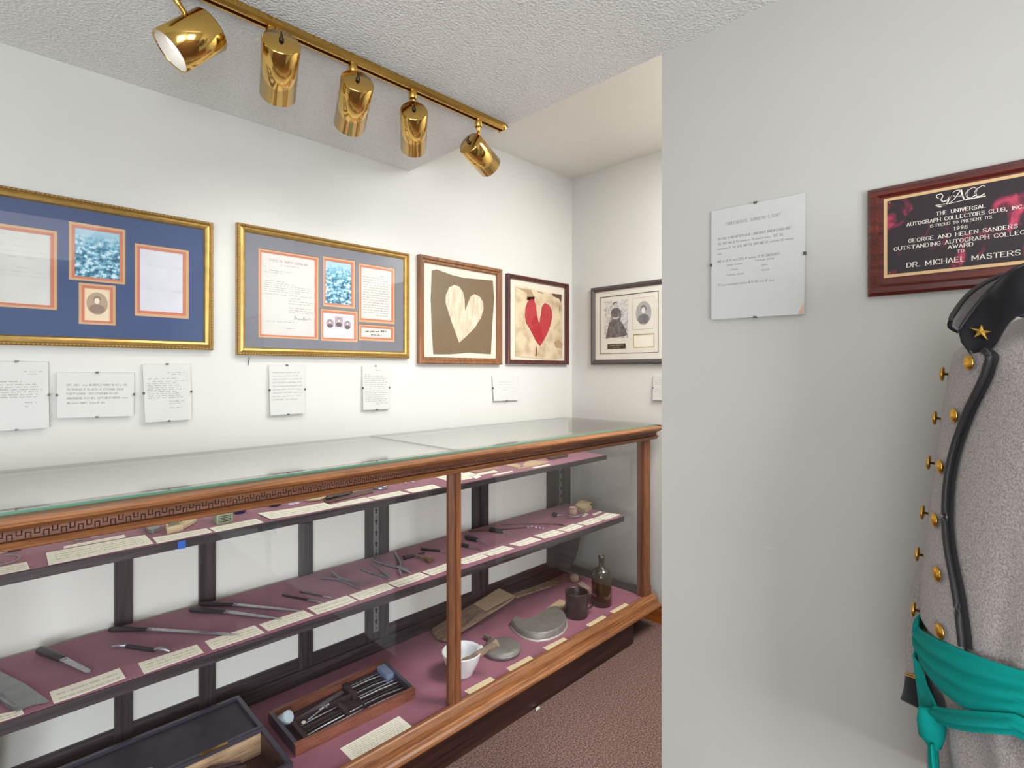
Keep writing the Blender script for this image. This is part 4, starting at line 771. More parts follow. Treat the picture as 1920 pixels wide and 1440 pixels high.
for q, lab in (((1.1574,1.7361), 'left'), ((1.1888,1.7322), 'right')): single('glass_marble', MB().lathe([(.0062*math.sin(k/8*math.pi), .0062*(1-math.cos(k/8*math.pi))) for k in range(9)], (*q, ZT), 16), M('pearly_glass', (206, 206, 216), .12, coat=.5), '%s one of two pearly glass marbles behind a card on the upper shelf' % lab, 'marble')
a, b = (1.3306,1.6764), (1.3049,1.5885)
single('ivory_roller', MB().tube([(*a,ZT+.0105),(*b,ZT+.0105)], [.0095,.0102], 16), M('aged_ivory', (196, 186, 168), .35), 'short ivory roller partly hidden behind the mullion', 'roller')
fA, fB = (0.3601,1.5811), (0.3747,1.582)
single('tape_strip', MB().prism([(fA[0],SHELF[ZT](fA[0])-.0006),(fB[0]+.004,SHELF[ZT](fB[0])-.0006),(fB[0]+.004,SHELF[ZT](fB[0])-.0001),(fA[0],SHELF[ZT](fA[0])-.0001)], ZT-.023, ZT-.003), M('blue_tape', (40, 98, 190), .6), 'strip of blue tape stuck on the front edge of the upper shelf', 'tape')

# lower shelf cards
for pts, lab, nl in (
    ([(0.0116,1.5348),(0.068,1.5312),(0.0656,1.5537),(0.0079,1.579)], 'typed card under the broad saw blade at the left end of the lower shelf', 2),
    ([(0.1162,1.5317),(0.2465,1.5399),(0.2436,1.6021),(0.1132,1.5948)], 'typed card in front of the short knife, nearest the left of the lower shelf', 2),
    ([(0.281,1.5322),(0.4116,1.539),(0.4106,1.597),(0.281,1.5984)], 'typed card in front of the double ended hook', 3),
    ([(0.4313,1.538),(0.5627,1.537),(0.5581,1.601),(0.4306,1.6007)], 'typed card touched by the tip of the longest knife', 3),
    ([(0.5736,1.539),(0.7072,1.5415),(0.6975,1.5988),(0.5696,1.5963)], 'typed card under the tips of the twin amputation knives', 3),
    ([(0.7155,1.5381),(0.8473,1.5395),(0.843,1.6004),(0.7128,1.6015)], 'typed card at the tips of the two slim scalpels', 2),
    ([(0.8563,1.5389),(0.9881,1.5455),(0.9866,1.6011),(0.8521,1.6)], 'typed card at the ends of the crossed forceps', 3),
    ([(0.9988,1.5379),(1.1302,1.5448),(1.1253,1.5993),(0.9898,1.5979)], 'typed card in front of the open pliers', 2),
    ([(1.1399,1.5422),(1.262,1.5519),(1.2659,1.6029),(1.1351,1.5967)], 'typed card in front of the brass headed tool, left of the mullion', 2),
    ([(1.2918,1.5454),(1.4155,1.544),(1.4108,1.6006),(1.2809,1.604)], 'typed card just right of the mullion on the lower shelf', 2),
    ([(1.4246,1.5434),(1.5526,1.5402),(1.5417,1.5982),(1.4123,1.599)], 'second typed card right of the mullion on the lower shelf', 2),
    ([(1.5896,1.5408),(1.7181,1.5359),(1.7066,1.5944),(1.5749,1.594)], 'third typed card right of the mullion on the lower shelf', 2),
    ([(1.736,1.5376),(1.8677,1.5312),(1.8628,1.5932),(1.7332,1.5998)], 'fourth typed card right of the mullion on the lower shelf', 2),
    ([(1.8883,1.5276),(2.0095,1.5296),(2.0023,1.5925),(1.8714,1.5846)], 'fifth typed card right of the mullion, at the end of the thin cane probe', 2),
    ([(2.0282,1.5269),(2.1567,1.5268),(2.1456,1.5859),(2.0141,1.5806)], 'last but one typed card at the right end of the lower shelf', 2),
    ([(2.1705,1.5208),(2.2986,1.5229),(2.2785,1.5932),(2.1531,1.5784)], 'typed card at the right front corner of the lower shelf', 2),
    ([(2.1351,1.6305),(2.194,1.6417),(2.1989,1.6656),(2.1453,1.6551)], 'tiny card in front of the small stoneware cup', 1),
    ([(2.1969,1.6105),(2.2776,1.6191),(2.2854,1.638),(2.2055,1.6302)], 'tiny card in front of the torn tan box', 1)):
    card(pts, ZM, lab, nl, GM, curl=.0012 if nl == 2 else 0.)
def V3(p, z): return Vector((p[0], p[1], z))
def knife(name, label, h0, neck, tip, hw, bw_, z=ZM, hh=.6, cat='knife', bladem=None, point=.8, ferrule=True, th=.0022):
    a, b, c = V3(h0, z+hw*hh), V3(neck, z+hw*hh), V3(tip, z+.003); d = (b-a).normalized(); e = (c-b); s = Vector((-e.y, e.x, 0)).normalized()
    t = thing(name, label, cat, (*h0, z))
    part('handle', MB().tube([a, a+d*(b-a).length*.06, a+(b-a)*.5, b-(b-a)*.08, b], [hw*.75, hw, hw*.92, hw*.8, hw*.7], 8, hh), BLACK, t)
    pl_ = [b+s*bw_*.5, b-s*bw_*.5, b+e*point-s*bw_*.42, c, b+e*point+s*bw_*.36]; n = len(pl_); vs = [tuple(p+Vector((0,0,th*.5))) for p in pl_]+[tuple(p-Vector((0,0,th*.5))) for p in pl_]
    part('blade', MB().add(vs, [tuple(range(n))[::-1], tuple(range(n, 2*n))]+[(i,(i+1) % n,n+(i+1) % n,n+i) for i in range(n)]), bladem or STEEL, t)
    if ferrule: part('bolster', MB().tube([b-d*.004, b+e.normalized()*.008], [hw*.75, bw_*.42], 8, .5), STEEL, t, 'metal bolster')
    return t
GI = 'surgical instruments on the lower shelf'
def kn(*a, **k): return props(knife(*a, **k), group=None)
sawp = [(-0.0721,2.1319),(0,1.9002),(0.0364,1.7832),(0.0773,1.6668),(0.1094,1.5477),(0.1005,1.5473),(0.0862,1.5563),(0.0721,1.5549),(0.0579,1.5501),(0.0462,1.5732),(0.0331,1.6227),(-0.0175,1.763),(-0.0837,1.9427)]
t = thing('broad_saw_blade', 'broad grey steel blade with a ribbed spine, far left of the lower shelf', 'saw', (*(0.0426,1.6625), ZM))
part('blade', MB().prism(sawp, ZM+.002, ZM+.0045), M('pale_grey_steel', (150, 156, 154), .38, metal=.7, var=.15, vscale=30), t)
part('spine', MB().tube([(*(-0.0728,1.8924),ZM+.006),(*(0.0335,1.6411),ZM+.006),(*(0.056,1.5659),ZM+.006)], [.006,.006,.004], 8), DULLSTEEL, t, 'rounded spine')
knife('short_knife', 'short knife with a thick black handle and rounded blade', (0.111,1.8359), (0.1484,1.7361), (0.1898,1.6266), .012, .016, hh=.8, point=.93)
knife('amputation_knife', 'longest black handled amputation knife with a straight narrow blade', (0.2596,1.8509), (0.3345,1.7759), (0.5077,1.5687), .011, .014, point=.85)
knife('amputation_knife', 'front one of the twin black handled amputation knives', (0.4533,1.8303), (0.524,1.7395), (0.6281,1.5796), .0115, .016, point=.7)
knife('amputation_knife', 'rear one of the twin black handled amputation knives, against the back', (0.4874,1.8559), (0.5593,1.776), (0.6934,1.5876), .0105, .015, point=.7)
knife('scalpel', 'nearer of the two slim scalpels on the lower shelf', (0.6966,1.7497), (0.7392,1.6531), (0.7633,1.5962), .0052, .0075, point=.7, ferrule=False)
knife('scalpel', 'farther of the two slim scalpels on the lower shelf', (0.7479,1.7368), (0.785,1.6469), (0.8025,1.6038), .0045, .006, point=.7, ferrule=False)
t = thing('double_hook', 'double ended retractor with a dark handle and curved steel hooks', 'hook', (*(0.3003,1.6689), ZM))
part('handle', MB().tube([(*(0.2758,1.7086),ZM+.005),(*(0.3228,1.6334),ZM+.005)], [.0055,.006], 8), BLACK, t)
part('hook', MB().tube([(*(0.2786,1.7115),ZM+.005),(*(0.2676,1.7148),ZM+.007),(*(0.257,1.7198),ZM+.009),(*(0.2476,1.733),ZM+.004)], [.0042,.0038,.0034,.0026], 8), STEEL, t); part('hook', MB().tube([(*(0.3211,1.6369),ZM+.005),(*(0.3306,1.6255),ZM+.010),(*(0.3404,1.6102),ZM+.009),(*(0.3498,1.6044),ZM+.003)], [.0042,.0044,.0048,.003], 8), STEEL, t)
DST = M('dark_forged_steel', (140, 139, 147), .4, metal=.7, var=.2, vscale=80)
def bar(pts, r, z=ZM, flat=.7): return MB().tube([(*p, z+r[0]*flat+.0005) for p in pts], r, 8, flat)
t = thing('crossed_forceps', 'long crossed steel forceps lying open on the lower shelf', 'forceps', (*(0.8865,1.7208), ZM))
part('arm', bar([(0.8483,1.7924),(0.8677,1.7697),(0.8887,1.7252),(0.893,1.6657),(0.8957,1.6132)], [.0045,.005,.005,.0036,.002]), DST, t); part('arm', bar([(0.8957,1.8145),(0.8931,1.7889),(0.8877,1.7329),(0.9057,1.682),(0.9391,1.6197)], [.005,.005,.005,.0036,.002], ZM+.004), DST, t)
part('pivot', MB().lathe([(.004,0),(.004,.012)], (*(0.8879,1.7294), ZM), 12), DULLSTEEL, t)
t = thing('extraction_forceps', 'slim open forceps joined at the right, left of the open pliers', 'forceps', (*(1.0122,1.7052), ZM))
part('arm', bar([(0.9932,1.7753),(0.9945,1.7301),(1.005,1.684),(1.014,1.6301)], [.004,.0052,.0055,.005]), DST, t); part('arm', bar([(1.0455,1.7917),(1.0439,1.7547),(1.0354,1.7037),(1.0232,1.638)], [.003,.004,.0045,.004], ZM+.003), DST, t)
t = thing('open_pliers', 'bone cutting pliers lying wide open in the middle of the lower shelf', 'pliers', (*(1.1035,1.7259), ZM))
part('arm', bar([(1.0758,1.8417),(1.0715,1.7973),(1.0819,1.7282),(1.0937,1.6823)], [.005,.0065,.0065,.006]), DST, t); part('arm', bar([(1.1693,1.8289),(1.1535,1.7891),(1.1269,1.726),(1.1023,1.6812)], [.005,.006,.006,.006], ZM+.003), DST, t)
part('jaw', bar([(1.0939,1.6896),(1.0958,1.6506),(1.0919,1.6042)], [.008,.008,.002]), STEEL, t); part('jaw', bar([(1.0979,1.6781),(1.0749,1.6497),(1.0593,1.6123)], [.006,.006,.002]), STEEL, t); part('pivot', MB().lathe([(.005,0),(.005,.014)], (*(1.0965,1.6795), ZM), 12), DULLSTEEL, t)
BRONZE = M('dull_bronze', (150, 130, 100), .35, metal=.8)
t = thing('bone_drill', 'bronze headed trephine with a dark cross handle, left of the mullion', 'drill', (*(1.2108,1.7068), ZM))
part('handle', bar([(1.1594,1.7499),(1.1777,1.7482),(1.2067,1.7401)], [.009,.0085,.006], flat=.9), BLACK, t); part('shaft', bar([(1.2055,1.7455),(1.2113,1.7145),(1.215,1.6779)], [.006,.0055,.006], ZM+.004), BRONZE, t)
part('crown', MB().tube([(*(1.217,1.6841),ZM+.010),(*(1.2147,1.6501),ZM+.010)], [.010,.0115], 14), BRONZE, t, 'bronze crown'); part('cross_bar', bar([(1.2228,1.7452),(1.2493,1.7359)], [.004,.004], ZM+.006), BLACK, t)
knife('bone_awl', 'thin awl with a long dark handle behind the trephine', (1.2743,1.8), (1.314,1.7241), (1.3314,1.6538), .0085, .004, point=.8, cat='awl', ferrule=False)
knife('bone_awl', 'awl with a fat dark handle just right of the mullion', (1.4933,1.7762), (1.4999,1.7085), (1.4933,1.6275), .012, .004, point=.8, cat='awl', hh=.9)
knife('bone_awl', 'screw tipped awl lying against the mullion, nearest the cards', (1.4145,1.7254), (1.4263,1.6777), (1.4477,1.6129), .009, .006, point=.85, cat='awl', hh=.9)
knife('bone_awl', 'awl with a black bulb handle in front of the thin cane probe', (1.6417,1.7821), (1.6597,1.7171), (1.668,1.6382), .012, .004, point=.85, cat='awl', hh=.9)
t = thing('beaded_rod', 'long dark rod ending in a string of clear glass beads', 'rod', (*(1.6935,1.7626), ZM))
part('shaft', MB().tube([(*(1.5679,1.848),ZM+.004),(*(1.6734,1.7769),ZM+.004),(*(1.7975,1.6996),ZM+.004)], [.003,.004,.0035], 8), M('dark_cane', (84, 52, 48), .5), t)
for k, q in enumerate(((1.8071,1.7019),(1.8256,1.6954),(1.8303,1.6727),(1.8332,1.652),(1.8406,1.6388))): part('bead', MB().lathe([(.0045*math.sin(i/6*math.pi), .0045*(1-math.cos(i/6*math.pi))) for i in range(7)], (*q, ZM), 12), LENS, t, 'clear glass bead' if k == 0 else None)
single('cane_probe', MB().tube([(*p, ZM+.003) for p in ((1.7396,1.8179),(1.8269,1.7553),(1.8986,1.6837),(1.94,1.636),(1.9479,1.6034),(1.9368,1.5782))], [.0016,.002,.0022,.0022,.002,.0012], 6), MATS['dark_cane'], 'thin curved dark cane probe lying across the lower shelf behind the beads', 'probe')
t = thing('drill_brace', 'small steel cranked hand drill with a round dark knob', 'drill', (*(2.0787,1.6939), ZM))
part('knob', MB().lathe([(.007,-.012),(.011,-.006),(.012,0),(.010,.008),(.005,.012)], (*(2.0334,1.7322), ZM+.0125), 14, (1,-.6,0)), BLACK, t, 'dark round knob'); part('crank', MB().tube([(*p, ZM+.008) for p in ((2.0447,1.7278),(2.0825,1.697),(2.0626,1.6622),(2.0952,1.6363),(2.1335,1.6459),(2.1567,1.6437))], .0032, 8), STEEL, t)
c_ = (2.1455,1.7046)
t = thing('stoneware_cup', 'tiny pale stoneware cup beside the torn tan box', 'cup', (*c_, ZM)); part('body', MB().lathe([(.019,0),(.0205,.003),(.0205,.030),(.0215,.034),(.018,.034),(.017,.008),(0,.007)], (*c_, ZM), 24), M('pale_stoneware', (212, 182, 158), .6, var=.1, vscale=60), t); part('rim', MB().lathe([(.0205,.027),(.022,.028),(.022,.031),(.0205,.032)], (*c_, ZM), 24, cap=False), M('brown_rim', (150, 112, 88), .6), t)
t = thing('torn_box', 'torn tan cardboard box lying on its side at the right of the lower shelf', 'box', (*(2.2507,1.7258), ZM))
A, B, C_, E_ = (2.2058,1.7402), (2.2072,1.6719), (2.2864,1.69), (2.2799,1.7589)
TANB = M('tan_cardboard', (204, 182, 144), .85, var=.12, vscale=50)
part('body', MB().prism([A, B, C_, E_], ZM, ZM+.022), TANB, t, bevel=.001); part('flap', MB().add([(*A,ZM+.012),(*B,ZM+.004),(B[0]-.004,B[1]-.004,ZM+.016),(A[0]-.006,A[1]-.004,ZM+.030),(*E_,ZM+.040),(C_[0],C_[1],ZM+.036)], [(0,1,2,3),(3,2,5,4)]), TANB, t, 'folded back flap'); cc = ((C_[0]+E_[0])/2, (C_[1]+E_[1])/2)
part('lining', MB().prism([(E_[0]+.004,E_[1]-.004),(C_[0]-.006,C_[1]-.002),(C_[0]-.012,C_[1]+.006),(E_[0]+.002,E_[1]+.004)], ZM+.0225, ZM+.034), M('dark_box_inside', (70, 60, 46), .8, var=.4, vscale=150), t, 'dark opening')

# ------------------------------------------------------------------ case floor
for pts, lab, nl in (
    ([(0.7524,1.3897),(0.9566,1.3938),(0.9562,1.4706),(0.7512,1.4664)], 'large typed card in front of the shallow instrument tray', 7),
    ([(1.1925,1.3942),(1.3116,1.3927),(1.3153,1.4249),(1.1907,1.4262)], 'blank cream card in front of the white mortar', 1),
    ([(1.3892,1.3947),(1.5149,1.3928),(1.5187,1.4216),(1.3939,1.425)], 'blank cream card in front of the flat round canteen', 1),
    ([(1.5983,1.3947),(1.7212,1.3941),(1.7242,1.4192),(1.5998,1.4255)], 'blank cream card in front of the kidney basin', 1),
    ([(1.8752,1.3959),(2.0017,1.3968),(2.0055,1.4227),(1.8769,1.4217)], 'blank cream card in front of the dark mug', 1),
    ([(2.0585,1.3954),(2.1837,1.3961),(2.1873,1.4221),(2.0593,1.4222)], 'blank cream card in front of the tall bottle', 1)):
    card(pts, ZB, lab, nl, GB, mat=None if nl > 1 else M('blank_cream_card', (232, 214, 174), .8))
card([(1.8789,1.6495),(1.9292,1.5912),(2.0008,1.6337),(1.9993,1.6692)], ZB, 'tan folded paper behind the kidney basin', 1, None, .002, TANP, 'folded_paper', 'paper')
c_ = (1.2533,1.5134)
t = thing('mortar', 'white porcelain mortar behind the mullion on the case floor', 'mortar', (*c_, ZB))
part('bowl', MB().lathe([(.036,0),(.040,.003),(.042,.010),(.052,.028),(.063,.050),(.069,.070),(.0725,.082),(.0735,.086),(.070,.087),(.066,.076),(.058,.050),(.044,.026),(.025,.016),(0,.014)], (*c_, ZB), 36), WHITE, t)
part('spout', MB().tube([(c_[0]+.060,c_[1]-.024,ZB+.070),(c_[0]+.076,c_[1]-.030,ZB+.085)], [.012,.010], 10), WHITE, t)
a = Vector((c_[0]-.005, c_[1]+.005, ZB+.030)); e = Vector((1.3317,1.4085,0.29))
single('pestle', MB().tube([a, a+(e-a)*.15, a+(e-a)*.3, a+(e-a)*.9, a+(e-a)*.95, e], [.013,.017,.012,.0125,.015,.014], 14), wood('pale_pestle_wood', (150, 128, 106), (186, 166, 142), 0, .6, 0), 'pale turned wooden pestle standing in the white mortar', 'pestle')
c_ = (1.4656,1.5194)
PEWT = M('dull_pewter', (142, 138, 130), .5, metal=.35, var=.18, vscale=40)
t = thing('round_canteen', 'flat round dull metal canteen beside the mortar', 'canteen', (*c_, ZB))
part('body', MB().lathe([(.060,0),(.071,.003),(.0745,.009),(.0735,.018),(.068,.025),(.055,.028),(0,.030)], (*c_, ZB), 40), PEWT, t)
part('rim', MB().lathe([(.073,.010),(.0755,.011),(.0755,.015),(.073,.016)], (*c_, ZB), 40, cap=False), DULLSTEEL, t); part('spout', MB().tube([(*(1.4805,1.6103),ZB+.014),(*(1.4856,1.6453),ZB+.014)], [.009,.007], 10), PEWT, t)
# kidney basin, upside down
zb_ = ZB+.042
top = [(1.6392,1.6392,0.196), (1.6708,1.6575,0.196), (1.6726,1.6199,0.196), (1.6956,1.5968,0.196), (1.7445,1.5911,0.196), (1.8033,1.5992,0.196), (1.8491,1.6072,0.196), (1.8784,1.5937,0.196), (1.8762,1.5569,0.196), (1.8426,1.5076,0.196), (1.7992,1.4721,0.196), (1.7519,1.4508,0.196), (1.7092,1.4472,0.196), (1.6666,1.4544,0.196), (1.6271,1.478,0.196), (1.6091,1.5214,0.196), (1.614,1.582,0.196)]
tc_ = (sum(p[0] for p in top)/17, sum(p[1] for p in top)/17)
t = thing('kidney_basin', 'upturned grey metal kidney shaped basin on the case floor', 'basin', (*tc_, ZB)); mb = MB(); rows = []
for k, (s, zz_) in enumerate(((1.085, ZB), (1.09, ZB+.003), (1.045, ZB+.006), (1.03, ZB+.022), (1.0, .196), (.965, .198))): rows.append([(tc_[0]+(p[0]-tc_[0])*s, tc_[1]+(p[1]-tc_[1])*s, zz_) for p in top+top[:1]])
mb.grid(rows[2:]); n = len(top); mb.add(rows[-1][:n], [tuple(range(n))]); part('body', mb, PEWT, t)
part('rim', MB().grid(rows[:3]).grid([rows[0], [(p[0], p[1], p[2]) for p in rows[0]]]), M('pale_worn_rim', (188, 184, 176), .5, metal=.3), t, 'pale worn rim')
c_ = (1.9215,1.5067)
MUGM = M('dark_tin_glaze', (58, 50, 52), .35, coat=.3, var=.3, vscale=20)
t = thing('mug', 'dark glazed mug with a loop handle beside the tall bottle', 'mug', (*c_, ZB))
part('body', MB().lathe([(.049,0),(.0515,.003),(.0515,.100),(.053,.106),(.0535,.111),(.051,.112),(.0485,.106),(.047,.010),(0,.008)], (*c_, ZB), 36), MUGM, t)
part('handle', MB().tube([(c_[0]+(.048+q)*.80, c_[1]-(.048+q)*.60, ZB+zz_) for q, zz_ in ((0,.090),(.018,.098),(.036,.086),(.042,.066),(.030,.042),(.012,.028),(-.004,.024))], .0065, 10, .7), MUGM, t)
c_ = (2.1007,1.4964)
BOT = M('dark_olive_bottle', (56, 48, 32), .14, coat=.5, var=.35, vscale=9)
t = thing('bottle', 'tall dark olive bottle with a narrow neck at the right end of the case', 'bottle', (*c_, ZB))
part('body', MB().lathe([(.044,0),(.048,.004),(.0485,.125),(.0475,.140),(.043,.155),(.034,.167),(.022,.175),(.0165,.181),(.0145,.190),(.014,.214)], (*c_, ZB), 36), BOT, t)
part('lip', MB().lathe([(.0140,.213),(.0160,.215),(.0168,.222),(.0158,.230),(.012,.231),(.010,.222),(.010,.214)], (*c_, ZB), 24, cap=False), BOT, t)
# splints and bandage at the back right
SPL = wood('grey_splint_wood', (128, 104, 86), (176, 152, 130), 0, .7, 0)
def plank(pts, th): n = len(pts); return MB().add(list(pts)+[(p[0], p[1], p[2]-th) for p in pts], [tuple(range(n)), tuple(range(n, 2*n))[::-1]]+[((i+1) % n,i,n+i,n+(i+1) % n) for i in range(n)])
single('wooden_splint', plank([(1.367,1.8495,0.18), (1.3451,1.8124,0.18), (1.3333,1.7674,0.18), (1.3429,1.7336,0.182), (1.3655,1.7239,0.184), (1.702,1.7088,0.244), (1.7381,1.7174,0.25), (1.7353,1.7703,0.25), (1.7261,1.8293,0.248)][::1], .008), SPL, 'broad pale wooden splint with a rounded end at the back of the case floor', 'splint')
fp = [(1.5702,1.732,0.2255), (1.728,1.7143,0.2515), (1.7376,1.8231,0.2515), (1.581,1.8227,0.2245)]
single('folded_paper', plank([(p[0], p[1], p[2]+.001) for p in fp], .0009), TANP, 'square of tan folded paper lying across the wooden splint', 'paper')
single('thin_splint', plank([(1.7697,1.7416,0.226), (2.119,1.7834,0.178), (2.1712,1.7981,0.176), (2.162,1.8306,0.178), (1.7811,1.774,0.228)], .007), SPL, 'thin narrow wooden splint running to the bracket at the back right', 'splint')
c_ = (2.22,1.755)
single('bandage_roll', MB().lathe([(.012,0),(.021,.004),(.024,.016),(.023,.030),(.015,.040),(0,.042)], (*c_, ZB), 20), M('aged_gauze', (186, 166, 150), .95, var=.2, vscale=60, bump=.5, bscale=200), 'small aged gauze roll behind the mug', 'bandage')
pts = [(2.2021,1.7232),(2.1665,1.6444),(2.1982,1.6314),(2.2442,1.7208)]
single('gauze_strip', MB().prism(pts, ZB, ZB+.007), MATS['aged_gauze'], 'flat strip of aged gauze between the mug and the bottle', 'bandage', bevel=.002)
# shallow tray of instruments
q = [Vector((0.6467,1.7352,0.2)), Vector((1.0711,1.7475,0.2)), Vector((1.0475,1.5105,0.2)), Vector((0.6439,1.5242,0.2))]      # back left, back right, front right, front left
for v in q: v.z = ZB
def tr(s, t): return (q[0]*(1-s)+q[1]*s)*(1-t)+(q[3]*(1-s)+q[2]*s)*t
def tz(s, t, z): v = tr(s, t); return (v.x, v.y, ZB+z)
t = thing('instrument_tray', 'shallow wooden surgical kit tray with compartments full of instruments', 'tray', tuple(tr(.5, .5)))
TRAYW = wood('reddish_tray_wood', (116, 66, 50), (156, 98, 76), 0, .45, .2); TRAYD = M('dark_tray_lining', (62, 50, 52), .7); TRAYB = M('blue_black_tray_edge', (62, 64, 82), .35)
def block(s0, s1, t0, t1, z0, z1):
    c = [tr(s0,t0), tr(s1,t0), tr(s1,t1), tr(s0,t1)]; return MB().prism([(v.x, v.y) for v in c], ZB+z0, ZB+z1)
part('bottom', block(.02, .98, .04, .96, 0, .006), TRAYD, t); part('wall', block(0, 1, 0, .07, 0, .034), TRAYW, t); part('wall', block(0, 1, .93, 1, 0, .034), TRAYW, t)
part('wall', block(0, .028, .07, .93, 0, .034), TRAYB, t, 'blue black end wall'); part('wall', block(.972, 1, .07, .93, 0, .034), TRAYB, t, 'blue black end wall')
for a in ((.58,.62,.07,.46), (.44,.47,.46,.80), (.09,.12,.4,.93)): part('divider', block(*a, .006, .024), TRAYD, t)
part('divider', block(.12, .60, .36, .39, .006, .022), TRAYD, t); part('divider', block(.12, .44, .60, .62, .006, .020), TRAYD, t)
part('end_block', block(.90, .975, .10, .42, .006, .033), M('blue_grey_block', (124, 138, 168), .5), t, 'blue grey block in the back corner')
cj = tr(.065, .28)
j = thing('ointment_jar', 'small white jar lying in the left corner of the instrument tray', 'jar', (cj.x, cj.y, ZB+.006))
part('body', MB().lathe([(.017,-.020),(.0185,-.017),(.0185,.010)], (cj.x, cj.y, ZB+.026), 20, (.35,-.6,.45)), WHITE, j); part('lid', MB().lathe([(.0195,.010),(.0195,.020),(.017,.022)], (cj.x, cj.y, ZB+.026), 20, (.35,-.6,.45)), M('pale_blue_lid', (202, 222, 232), .3), j)
GK = 'instruments in the shallow kit tray'
rnd = random.Random(4)
LABI = 'slim instrument in the close row at the right end of the kit tray'
LABL = ('short slim probe beside the ivory button in the kit tray', 'slim dark handled instrument in the middle trough of the kit tray', 'thin bright probe below the middle trough of the kit tray', 'thin dull steel probe second from the front wall of the kit tray', 'longest bright probe along the front wall of the kit tray')
for k in range(9):                                           # a close row at the right
    tt = .17+.082*k; s1 = .90 if tt < .46 else .965; single('kit_instrument', MB().tube([tz(.60+rnd.uniform(0,.02), tt, .017+.004*(k % 2)), tz(.78, tt, .017+.004*(k % 2)), tz(s1, tt+rnd.uniform(-.01,.01), .016)], [.0028,.0036,.0022], 6), (DST, STEEL, BLACK, DST)[k % 4], LABI, 'instrument', GK)
for k, (s0, t0, s1, t1) in enumerate(((.14,.52,.44,.47), (.14,.70,.52,.64), (.12,.78,.60,.70), (.14,.85,.58,.78), (.16,.90,.86,.86))):
    single('kit_instrument', MB().tube([tz(s0,t0,.014), tz(s0*.7+s1*.3,t0*.7+t1*.3,.016), tz(s0*.4+s1*.6,t0*.4+t1*.6,.015), tz(s1,t1,.014)], [.0018,.004,.0034,.0016], 6), (DST, BLACK, STEEL, DST, STEEL)[k], LABL[k], 'instrument')
single('long_saw', MB().prism([tuple(tr(.13,.30))[:2], tuple(tr(.56,.12))[:2], tuple(tr(.57,.20))[:2], tuple(tr(.2,.36))[:2]], ZB+.008, ZB+.012), DST, 'long dark blade lying along the back compartment of the kit tray', 'saw')
single('kit_file', MB().tube([tz(.63,.13,.02), tz(.89,.13,.02)], .0055, 8, .5), BLACK, 'thick dark file against the back wall of the kit tray', 'file')
t2 = thing('screw_tourniquet', 'small bright screw clamp lying in the middle of the kit tray', 'clamp', tuple(tr(.34,.44)))
part('screw', MB().tube([tz(.30,.44,.026), tz(.385,.41,.026)], .004, 8), STEEL, t2); part('wing', MB().tube([tz(.33,.40,.028), tz(.36,.47,.028)], .0035, 8), STEEL, t2); part('stem', MB().tube([tz(.2,.50,.02), tz(.33,.44,.026)], .003, 8), DST, t2)
single('ivory_button', MB().lathe([(.006,0),(.007,.002),(.005,.004)], tz(.165,.50,.018), 14), MATS['ivory'], 'small round ivory button in the kit tray', 'button')

# large chest with its lid laid open
t = thing('instrument_chest', 'large dark wooden chest with its lid opened flat behind it', 'chest', (.29, 1.51, ZB))
CHD = M('blue_black_chest_wood', (66, 64, 78), .35, var=.15, vscale=30, coat=.2); CHT = wood('pale_chest_inside', (186, 150, 116), (214, 182, 146), 0, .7, 0); CHR = M('dark_red_brown_wood', (74, 48, 46), .5)
bx0, bx1, by0, by1, bz = -.02, .588, 1.408, 1.608, .241
part('bottom', MB().box(bx0, bx1, by0, by1, ZB, ZB+.008), CHR, t)
part('wall', MB().box(bx0, bx1, by1-.010, by1, ZB+.008, bz), CHD, t); part('wall', MB().box(bx0, bx1, by0, by0+.010, ZB+.008, bz), CHD, t); part('wall', MB().box(bx1-.012, bx1, by0+.010, by1-.010, ZB+.008, bz), CHD, t); part('wall', MB().box(bx0, bx0+.012, by0+.010, by1-.010, ZB+.008, bz), CHD, t)
part('inner_lining', MB().box(bx0+.012, bx1-.013, by1-.013, by1-.0095, ZB+.01, bz-.006), CHT, t, 'pale bare wood lining'); part('inner_lining', MB().box(bx1-.0145, bx1-.0115, by0+.011, by1-.013, ZB+.01, bz-.004), CHR, t, 'dark red brown lining')
ld = part('lid', MB().box(bx0, bx1, by1+.003, 1.822, bz-.030, bz-.010), CHD, t, 'dark lid opened flat')
part('lid_panel', MB().box(bx0+.012, bx1-.012, by1+.014, 1.811, bz-.0105, bz-.008), M('dark_leather_panel', (58, 58, 70), .55, var=.25, vscale=25), ld, 'dark leather lid panel')
mb = MB(); lx0, lx1, ly0, ly1 = bx0, bx1, by1+.003, 1.822
mb.box(lx0, lx1, ly0, ly0+.011, bz-.0105, bz+.001).box(lx0, lx1, ly1-.011, ly1, bz-.0105, bz+.001).box(lx0, lx0+.012, ly0+.011, ly1-.011, bz-.0105, bz+.001).box(lx1-.012, lx1, ly0+.011, ly1-.011, bz-.0105, bz+.001)
part('lid_rim', mb, CHD, ld)
for a in (.17, .42): part('hinge', MB().box(a, a+.07, by1-.004, by1+.006, bz, bz+.0022), BRASSD, t)
part('pull_tab', MB().prism([(.285,1.618),(.315,1.612),(.318,1.632),(.304,1.640),(.288,1.636)], bz+.001, bz+.012), M('pink_leather_tab', (176, 150, 150), .7), t, 'pinkish leather tab')
part('lock_plate', MB().box(bx1-.0165, bx1-.0142, 1.47, 1.482, bz-.03, bz-.022), BRASSD, t)
LEA = M('plum_brown_leather', (84, 60, 66), .55, var=.3, vscale=40)
